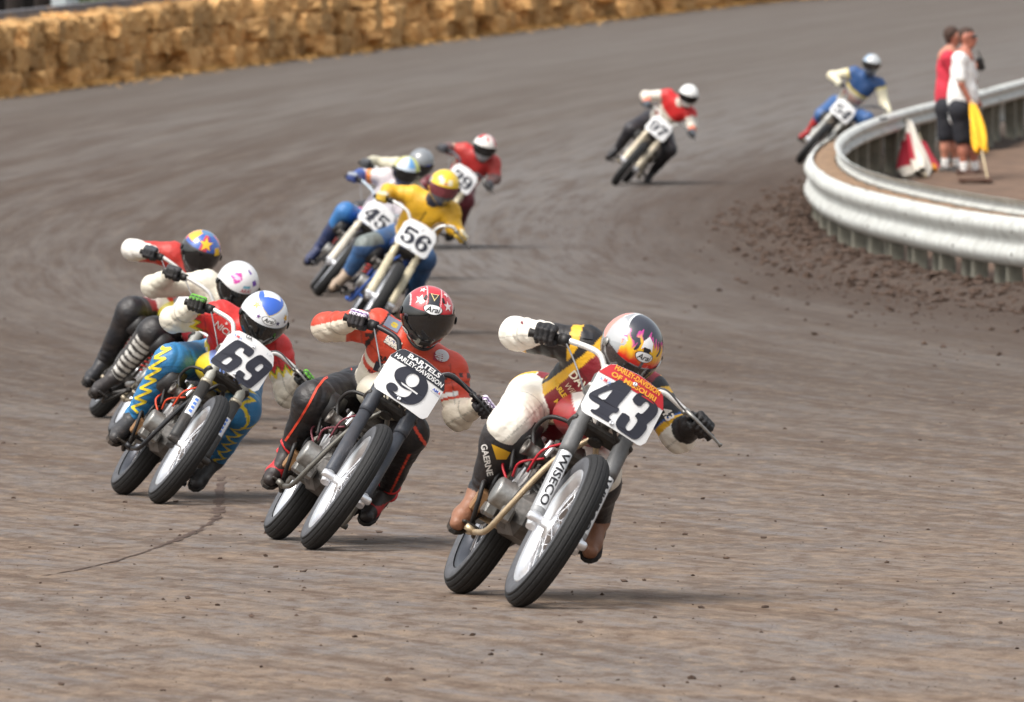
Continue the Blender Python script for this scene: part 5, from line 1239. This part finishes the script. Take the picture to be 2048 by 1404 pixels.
S69 = dict(num='69', front=(318, 1008), scale=.965, head=10, lean=34.5, suit=suit69, lod=0,
    label='rider in red and cream leathers, blue pants with yellow zigzag, plate 69', blabel='motorcycle with yellow tank and ringed fork, plate 69',
    J=dict(helm=(527, 634, .14), shR=(440, 632, -.10), elR=(346, 640, -.12), handR=(394, 610, .15), shL=(556, 700, -.06), elL=(576, 790, -.02), handL=(608, 762, .17),
           hipR=(424, 722, -.40), hipL=(484, 752, -.40), knR=(342, 722, -.06), anR=(268, 836, -.30), toeR=(240, 858, -.10), knL=(486, 822, -.05), anL=(432, 916, -.40), toeL=(402, 950, -.24)),
    helmet=dict(yaw=4, pitch=33, roll=20, col=hel69, logo=[(0, 27, .038)], vents=0, visor=(14, -24), stars=[(-56, 44, .026, (222, 170, 60), 10), (56, 32, .022, (206, 160, 60), 0), (26, 24, .014, (50, 44, 90), 5), (-30, 27, .013, (110, 70, 130), 5), (52, 24, .010, (50, 44, 90), 0)]),
    glove=[(26, 28, 28), (96, 176, 44), (60, 70, 60)], boot=[(52, 52, 54), (48, 50, 54)],
    fork_up=(168, 168, 160), fork_lo=(48, 48, 48), fork_r=(.027, .032, .42), ring=1, forktext=[('', .18, .30, (30, 70, 190), (230, 232, 236), 0)], bar=(232, 230, 226), tank=(240, 214, 40), tank2=(110, 140, 206), frame=(44, 46, 50), wire=(214, 70, 34), dark_rear=1, lug=0,
    ptext=[('UA', -.3, .95, .14, .26, (40, 40, 44), dict(bold=.02)), ('A', -.78, .72, .12, .07, (120, 150, 220), dict(bold=.02)), ('M', -.66, .72, .13, .09, (220, 70, 80), dict(bold=.03)), ('A', -.54, .72, .12, .07, (120, 150, 220), dict(bold=.02)), ('PRO RACING', -.66, .60, .04, .3, (150, 160, 190), {}), ('LP', .66, .83, .10, .22, (190, 196, 200), {})],
    decals=[('NICKY', 452, 663, 13, 40, (206, 196, 186), dict(bold=.02)), ('poly', 438, 695, 16, 10, (190, 34, 44), dict(pts=[(-.9, .9), (0, .6), (.8, -.4), (.6, -.9), (-.9, -.3), (-.1, -.1)])), ('*', 453, 647, 4, 0, (206, 196, 190)), ('line', 0, 0, 5, 0, (232, 206, 50), dict(pts=[(334, 684), (322, 698), (342, 696), (306, 716), (331, 716), (298, 736), (322, 738), (290, 756), (312, 760), (280, 776), (302, 782), (270, 796), (292, 804), (264, 814), (276, 826)]))])
S4 = dict(front=(255, 848), scale=.94, head=10, lean=35, suit=plain((192, 52, 46), (192, 52, 46), (234, 230, 222), (34, 35, 40), (34, 35, 40), exA), lod=1,
    label='rider in red jacket, white cuffs and black pants, blue helmet with yellow star', blabel='motorcycle farthest left, mostly hidden behind two other riders',
    J=dict(helm=(401, 503), shR=(345, 508), elR=(265, 500), handR=(300, 508), knR=(262, 622), anR=(208, 724), toeR=(186, 744)),
    helmet=dict(yaw=8, pitch=22, roll=18, col=helA, stars=[(-4, 42, .050, (244, 190, 50), 8)], vents=0), glove=[(34, 34, 38), (60, 64, 70)], boot=[(42, 43, 47)], fork_up=(160, 156, 144), fork_lo=(150, 148, 140), bar=(210, 208, 204), tank=(190, 180, 60))
S5 = dict(front=(297, 894), scale=.93, head=10, lean=36, suit=plain((226, 220, 204), (226, 220, 204), (226, 220, 204), (32, 33, 37), (60, 58, 58), exB), lod=1,
    label='rider with white helmet bearing pink bow graphic, cream sleeves, behind plate 69', blabel='motorcycle directly behind the plate 69 one, bright rear rim showing',
    J=dict(helm=(475, 568), shR=(412, 566), elR=(305, 574), handR=(346, 548), knR=(306, 664), anR=(232, 752), toeR=(204, 768)),
    helmet=dict(yaw=4, pitch=38, roll=18, col=helB, texts=[('ARAI', .022, 12, 24, (170, 60, 70), 0)], vents=0), glove=[(26, 26, 29), (60, 58, 60)], boot=[(50, 46, 46), (60, 58, 58)], fork_up=(150, 150, 146), fork_lo=(90, 90, 90), bar=(220, 218, 214), tank=(150, 40, 48))
S56 = dict(num='56', front=(722, 672), head=4, lean=32, suit=plain((224, 172, 36), (224, 172, 36), (224, 172, 36), (52, 88, 132), (56, 98, 146), ex56), lod=1,
    label='rider in yellow jacket, yellow helmet and blue jeans, plate 56', blabel='motorcycle with pale beige fork legs, plate 56',
    J=dict(helm=(888, 372), shR=(826, 390), elR=(778, 384), handR=(764, 396), shL=(904, 424), elL=(908, 456), handL=(921, 474), hipR=(794, 476), hipL=(836, 494), knR=(732, 492), anR=(697, 545), toeR=(668, 568), knL=(850, 520)),
    helmet=dict(yaw=2, pitch=16, roll=14, col=hel56, vmat=mat('rose_visor', (110, 50, 56), .1, var=.3, coat=1.), visor=(12, -20), vents=0), glove=[(214, 176, 60), (206, 196, 170)], boot=[(160, 140, 120)], fork_up=(206, 196, 168), fork_lo=(206, 196, 168), fork_r=(.03, .034, .40), bar=(226, 226, 222), tank=(40, 66, 130), frame=(44, 84, 160))
S45 = dict(num='45', front=(638, 592), head=2, lean=39, suit=plain((214, 204, 208), (214, 206, 208), (60, 90, 160), (52, 116, 178), (40, 54, 92), ex45), lod=1,
    label='rider in white and pink jacket with blue pants, plate 45', blabel='motorcycle with pale fork legs, plate 45',
    J=dict(helm=(812, 341), shR=(772, 352), elR=(722, 352), handR=(704, 356), knR=(690, 424), anR=(640, 495), toeR=(620, 514)),
    helmet=dict(yaw=-4, pitch=18, roll=16, col=hel45, vents=0), glove=[(58, 74, 130), (150, 156, 166)], boot=[(40, 50, 86), (58, 60, 100)], fork_up=(222, 214, 198), fork_lo=(222, 214, 198), fork_r=(.032, .034, .4), bar=(200, 214, 226), tank=(70, 110, 190), frame=(60, 60, 64))
S8 = dict(front=(687, 563), head=2, lean=39, suit=plain((206, 200, 176), (206, 200, 176), (206, 200, 176), (50, 52, 60), (44, 46, 52)), lod=2,
    label='rider with plain grey helmet and cream sleeve, half hidden behind plate 45', blabel='motorcycle hidden behind the plate 45 one',
    J=dict(helm=(842, 325), shR=(792, 330), elR=(748, 326), handR=(731, 328)),
    helmet=dict(yaw=0, pitch=28, roll=14, col=hel8, vents=0), glove=[(70, 74, 80)], boot=[(40, 40, 44)], tank=(90, 90, 100))
S39 = dict(num='39', front=(829, 500), head=1, lean=36, suit=plain((180, 44, 44), (184, 58, 52), (120, 90, 86), (104, 34, 46), (96, 34, 46), ex39), lod=2,
    label='rider in red and maroon leathers, white helmet with red patches, plate 39', blabel='motorcycle with white plate 39, behind the yellow-clad rider',
    J=dict(helm=(969, 294), shR=(928, 300), elR=(900, 298), handR=(885, 298), shL=(988, 326), elL=(990, 356), handL=(976, 372)),
    helmet=dict(yaw=4, pitch=18, roll=14, col=hel39, vents=0), glove=[(66, 68, 74)], boot=[(44, 42, 44)], fork_up=(206, 196, 168), fork_lo=(206, 196, 168), tank=(150, 40, 44), bar=(80, 82, 88))
S97 = dict(num='97', front=(1231, 371), head=-6, lean=39, suit=plain((222, 214, 200), (222, 216, 204), (224, 216, 202), (38, 38, 46), (38, 38, 44), ex97), lod=2,
    label='rider in red and white jacket with plain white helmet, plate 97', blabel='motorcycle with beige fork legs, plate 97, alone in mid track',
    J=dict(helm=(1377, 190), shR=(1336, 190), elR=(1291, 192), handR=(1293, 210), shL=(1382, 228), elL=(1384, 252), handL=(1382, 268), hipR=(1300, 238), hipL=(1326, 256), knR=(1262, 258), anR=(1236, 296), toeR=(1220, 308), knL=(1340, 300), anL=(1308, 340), toeL=(1298, 358)),
    helmet=dict(yaw=0, pitch=22, roll=14, col=hel97, vents=0), glove=[(90, 96, 104)], boot=[(40, 40, 44)], fork_up=(216, 204, 180), fork_lo=(216, 204, 180), fork_r=(.034, .036, .4), tank=(200, 190, 170), bar=(206, 206, 200))
S54 = dict(num='54', front=(1600, 327), head=-9, lean=41, suit=plain((214, 206, 184), (222, 214, 186), (222, 214, 186), (58, 98, 152), (62, 100, 150), ex54), lod=2,
    label='last rider, blue shoulders and cream sleeves, silver helmet, beside the guard rail', blabel='rearmost motorcycle with plate 54, next to the guard rail',
    J=dict(helm=(1743, 128), shR=(1708, 144), elR=(1664, 152), handR=(1676, 168), shL=(1760, 168), elL=(1768, 205), handL=(1776, 228), hipR=(1672, 208), hipL=(1700, 224), knR=(1644, 228), anR=(1620, 262), toeR=(1606, 268), knL=(1734, 238)),
    helmet=dict(yaw=2, pitch=12, roll=12, col=hel54, vents=0), glove=[(210, 204, 180), (220, 214, 190)], boot=[(160, 44, 48)], fork_up=(196, 196, 190), fork_lo=(196, 196, 190), tank=(90, 110, 150), bar=(90, 92, 100))
RIDERS = [S9, S43, S69, S4, S5, S56, S45, S8, S39, S97, S54]
for sp_ in RIDERS: make_rider(sp_)

# ================================================================== FLAG MARSHALS
def inf_pt(x, y):
    lo, hi = 100., 172.
    for _ in range(40):
        m = .5 * (lo + hi)
        if YH + (HCAM - infield_z(m)) * F / m > y: lo = m
        else: hi = m
    return P(x, y, .5 * (lo + hi))
def hand_prims(H, dirv, A, r_=1.):
    """palm and five curled fingers closing round axis A"""
    dirv = dirv.normalized(); A = (A - dirv * A.dot(dirv)).normalized(); N_ = dirv.cross(A).normalized(); pr = [('skin', H - dirv * .05, H - dirv * .01, .030, .034, .02)]
    for i, ln in enumerate((.9, 1.05, 1., .8)):
        b = H + A * (i - 1.5) * .021; q = [b, b + dirv * .035 * ln + N_ * .012, b + dirv * .035 * ln + N_ * .042, b + dirv * .01 + N_ * .052]
        for j in range(3): pr.append(('skin', q[j], q[j + 1], .0115, .0105, .005))
    q = [H - dirv * .03 - A * .03, H - A * .045 + N_ * .02, H - A * .03 + N_ * .05 + dirv * .01]
    for j in range(2): pr.append(('skin', q[j], q[j + 1], .013, .012, .006))
    return pr
def marshal(sp):
    d = sp['d']; J = {k: P(q[0], q[1], d + q[2]) for k, q in sp['J'].items()}; pel = (J['hipR'] + J['hipL']) / 2; sh = (J['shR'] + J['shL']) / 2; org = Vector((pel.x, pel.y, infield_z(d)))
    hd = J['head']; fx = Vector(sp['face']).normalized(); up = Vector((0, 0, 1)); sd_ = up.cross(fx).normalized(); sk = sp['skin']; sdv = sh - pel; h = .014
    pr = [('skin', hd + up * .025 - fx * .015, hd + up * .02 - fx * .02, .098, .098, .02), ('skin', hd - up * .05 + fx * .025, hd - up * .075 + fx * .04, .066, .052, .04), ('skin', hd + fx * .088 + up * .012, hd + fx * .112 - up * .022, .010, .016, .012), ('skin', hd + fx * .08 - up * .055, hd + fx * .084 - up * .068, .022, .02, .015)]
    for s_ in (-1, 1): pr.append(('skin', hd + sd_ * s_ * .095 + up * .02, hd + sd_ * s_ * .097 - up * .025, .018, .014, .01))
    pr += [('skin', sh + up * .0, hd - up * .06 - fx * .01, .066, .06, .03), ('skin', pel, sh, .13, .14, .05), ('skin', J['shR'], J['shL'], .075, .075, .04)]
    for s_ in 'RL':
        pr += [('skin', J['sh' + s_], J['el' + s_], .056, .045, .03), ('skin', J['el' + s_], J['hand' + s_] - (J['hand' + s_] - J['el' + s_]).normalized() * .04, .045, .032, .02), ('skin', J['hip' + s_], J['kn' + s_], .095, .062, .04), ('skin', J['kn' + s_], seg(J['kn' + s_], J['an' + s_], .35), .058, .062, .03), ('skin', seg(J['kn' + s_], J['an' + s_], .3), J['an' + s_], .060, .038, .03)]
        pr += hand_prims(J['hand' + s_], J['hand' + s_] - J['el' + s_], Vector((0, 1, 0)))
    V, Q, pid, t = blob(pr, .011); person = link('person', mesh_np('person', V - np.array(org[:], np.float32), Q, SKIN, True, pal(len(V), sk))); person.location = org
    tag(person, sp['label'], 'person', 'flag marshals on the infield')
    r0 = sp.get('girth', 0)
    sp_ = [('t', pel - sdv * .03, pel + sdv * .35, .165 + r0, .165 + r0, .06, .011), ('t', pel + sdv * .3, sh - sdv * .12, .165 + r0, .15, .06, .009), ('t', seg(sh, J['shR'], .9), seg(sh, J['shL'], .9), .098, .098, .05)]
    for s_ in 'RL': sp_.append(('t', J['sh' + s_], seg(J['sh' + s_], J['el' + s_], .72), .085, .080, .04, .004))
    put_blob('t_shirt', sp_, .013, const_col(sp['shirt']), CLOTH, person, org)
    so = [('t', J['hipR'] + up * .04, J['hipL'] + up * .04, .150 + r0 * .5, .150 + r0 * .5, .05)]
    for s_ in 'RL': so.append(('t', J['hip' + s_], seg(J['hip' + s_], J['kn' + s_], .86), .125, .105, .05, .003))
    put_blob('shorts', so, .013, const_col((32, 34, 42)), CLOTH, person, org)
    put_blob('hair', [('t', hd + up * .05 - fx * .02, hd + up * .045 - fx * .045, .092, .094, .02), ('t', hd - fx * .06, hd - fx * .075 - up * .04, .07, .05, .03)], .010, const_col((66, 48, 40)), CLOTH, person, org)
    for s_ in 'RL':
        an = J['an' + s_]; put_blob('sock', [('t', seg(an, J['kn' + s_], .22), an, .052, .050, .02, .003)], .010, const_col((236, 236, 234)), CLOTH, person, org)
        z0 = infield_z(an.y); tf = Vector((fx.x, fx.y, 0)).normalized(); a0 = Vector((an.x, an.y, z0 + .05))
        b = put_blob('shoe', [('t', a0 - tf * .06 + up * .01, a0 + tf * .05, .048, .046, .02), ('t', a0 + tf * .04 - up * .005, a0 + tf * .15 - up * .01, .045, .036, .02), ('t', a0 + up * .05, a0, .046, .046, .02)], .010, const_col(sp['shoe']), CLOTH, person, org)[0]
    if sp.get('glasses'):
        g = MB()
        for s_ in (-1, 1):
            c = hd + fx * .093 + sd_ * s_ * .034 + up * .018 - org; g.lathe([(0, .008), (.022, .006), (.027, 0), (.026, -.006)], c, fx + sd_ * s_ * .25, 14); g.tube([c + sd_ * s_ * .025, hd + sd_ * s_ * .1 + up * .02 - fx * .02 - org], .005, 6)
        g.tube([hd + fx * .1 + sd_ * .02 + up * .02 - org, hd + fx * .1 - sd_ * .02 + up * .02 - org], .004, 6); g.build('sunglasses', VISOR, person)
    for s_ in (-1, 1):
        if not sp.get('glasses'): MB().lathe([(0, .006), (.010, .004), (.014, -.002)], hd + fx * .086 + sd_ * s_ * .034 + up * .016 - org, fx + sd_ * s_ * .3, 10).build('eye', flat_mat((50, 40, 36)), person)
    MB().tube([hd + fx * .094 + sd_ * .022 - up * .052 - org, hd + fx * .103 - up * .053 - org, hd + fx * .094 - sd_ * .022 - up * .052 - org], .005, 6).build('mouth', flat_mat((130, 66, 60)), person)
    return person, J
pw, Jw = marshal(dict(d=154., label='flag marshal in white T-shirt, black shorts and sunglasses, holding a yellow flag', face=(.9, -.42, -.02), skin=(176, 112, 92), shirt=(240, 240, 238), shoe=(84, 62, 54), glasses=1, girth=.02,
    J=dict(head=(1937, 76, 0), shR=(1918, 119, -.18), shL=(1934, 117, .16), elR=(1922, 168, -.24), handR=(1946, 214, -.22), elL=(1946, 166, .2), handL=(1955, 208, .1), hipR=(1920, 226, -.10), hipL=(1930, 225, .10), knR=(1925, 284, -.10), knL=(1944, 284, .1), anR=(1928, 340, -.10), anL=(1950, 338, .1))))
pr_, Jr = marshal(dict(d=155.2, label='flag marshal in red T-shirt and black shorts, partly hidden behind the white-shirted one', face=(.75, .62, -.05), skin=(190, 130, 108), shirt=(206, 52, 72), shoe=(112, 108, 104),
    J=dict(head=(1906, 74, 0), shR=(1896, 116, -.20), shL=(1898, 114, .16), elR=(1918, 160, -.2), handR=(1955, 132, -.12), elL=(1915, 162, .2), handL=(1940, 150, .2), hipR=(1892, 222, -.10), hipL=(1903, 221, .10), knR=(1890, 278, -.1), knL=(1906, 278, .1), anR=(1890, 332, -.08), anL=(1914, 332, .1))))
# two-way radio in the red-shirted marshal's hand
rd = link('handheld_radio', None); rd.location = P(1961, 128, 154.95); rd.rotation_euler = (.1, -.3, .3)
tag(rd, 'small black handheld radio held up by the red-shirted marshal', 'radio')
MB().box((0, 0, 0), (.09, .06, .17), bev=.012).build('body', BLACK, rd); MB().tube([(.02, 0, .08), (.02, 0, .19)], [.009, .006], 8).build('antenna', BLACK, rd); MB().lathe([(0, .004), (.018, .003), (.02, 0)], (0, -.031, .02), (0, -1, 0), 14).build('speaker_grille', STEEL, rd)
# rolled flags
def flag(name, top, bot, c1, c2, label, wid, start, end, sec, seed, bulge=0.):
    o = link(name, None); o.location = bot; tag(o, label, 'flag', 'signal flags')
    ax = (bot - top); L_ = ax.length; ax.normalize(); MB().tube([top - bot - ax * .05, Vector((0, 0, 0)) + ax * 0], .012, 8).build('stick', mat('flag_stick', (214, 196, 160), .6, var=.15), o)
    e1 = Vector((1, 0, 0)); e1 = (e1 - ax * e1.dot(ax)).normalized(); e2 = ax.cross(e1); nv, nu = 36, 40; V = []; C = []; r_ = np.random.default_rng(seed); ph = r_.uniform(0, 6, 4)
    for i in range(nv):
        t = i / (nv - 1); base = top - bot + ax * L_ * (start + (end - start) * t)
        rad = wid * (.30 + .9 * t ** .8) * (1 - .35 * max(0, t - .8) / .2)
        for j in range(nu):
            a = 2 * math.pi * j / nu; rr = rad * (.55 + .25 * math.sin(3 * a + ph[0] + 2 * t) + .16 * math.sin(5 * a + ph[1] - 3 * t) + .06 * math.sin(9 * a + ph[2]))
            V.append((base + e1 * (rr * math.cos(a) + bulge * t) + e2 * rr * .6 * math.sin(a))[:]); C.append(lin(c2 if (c2 and sec(t, math.cos(a))) else c1))
    ii = np.arange(nv * nu).reshape(nv, nu); i2 = np.roll(ii, -1, 1); Q = np.stack([ii[:-1], i2[:-1], i2[1:], ii[1:]], -1).reshape(-1, 4)
    link('cloth', mesh_np('cloth', V, Q, CLOTH, True, C), o); return o
fb = inf_pt(1976, 362); flag('yellow_flag', P(1944, 205, 153.7), fb, (240, 176, 30), None, 'yellow flag rolled on a stick in the white-shirted marshal\'s hand, tip on the ground', .15, .02, .62, lambda t, c: False, 3, -.02)
g1 = P(1852, 358, 154.2); g1.z = infield_z(154.2); flag('striped_flag', P(1812, 236, 157.3), g1, (226, 218, 204), (176, 24, 48), 'white and red furled flag leaning on the inside of the guard rail', .26, .05, .97, lambda t, c: c < -.15 and .35 < t < .85, 8, -.09)
g2 = P(1866, 352, 155.3); g2.z = infield_z(155.3); flag('red_flag', P(1838, 268, 157.6), g2, (168, 28, 48), (226, 150, 40), 'dark red furled flag with yellow end behind the white and red flag', .17, .2, .98, lambda t, c: t > .86, 12)
bp_ = inf_pt(1950, 364); o = link('wooden_board', None); o.location = bp_; tag(o, 'flat brown wooden board lying at the feet of the marshals', 'board')
for i in range(3): MB().box((0, (i - 1) * .17, .03), (.42, .16, .035), bev=.004).build('plank', mat('board_wood', (92, 66, 54), .9, bump=.4, var=.3), o)
for x in (-.15, .15): MB().box((x, 0, .006), (.05, .5, .014)).build('batten', mat('board_wood', (92, 66, 54), .9), o)
o = link('dark_pole', MB().tube([P(1762, 240, 153.3), P(1808, 230, 157.6)], .028, 10).tube([P(1762, 240, 153.3), P(1757, 242, 153.0)], .036, 10).mesh('dark_pole', BLACK)); tag(o, 'short dark pole resting on top of the guard rail by the furled flags', 'pole')
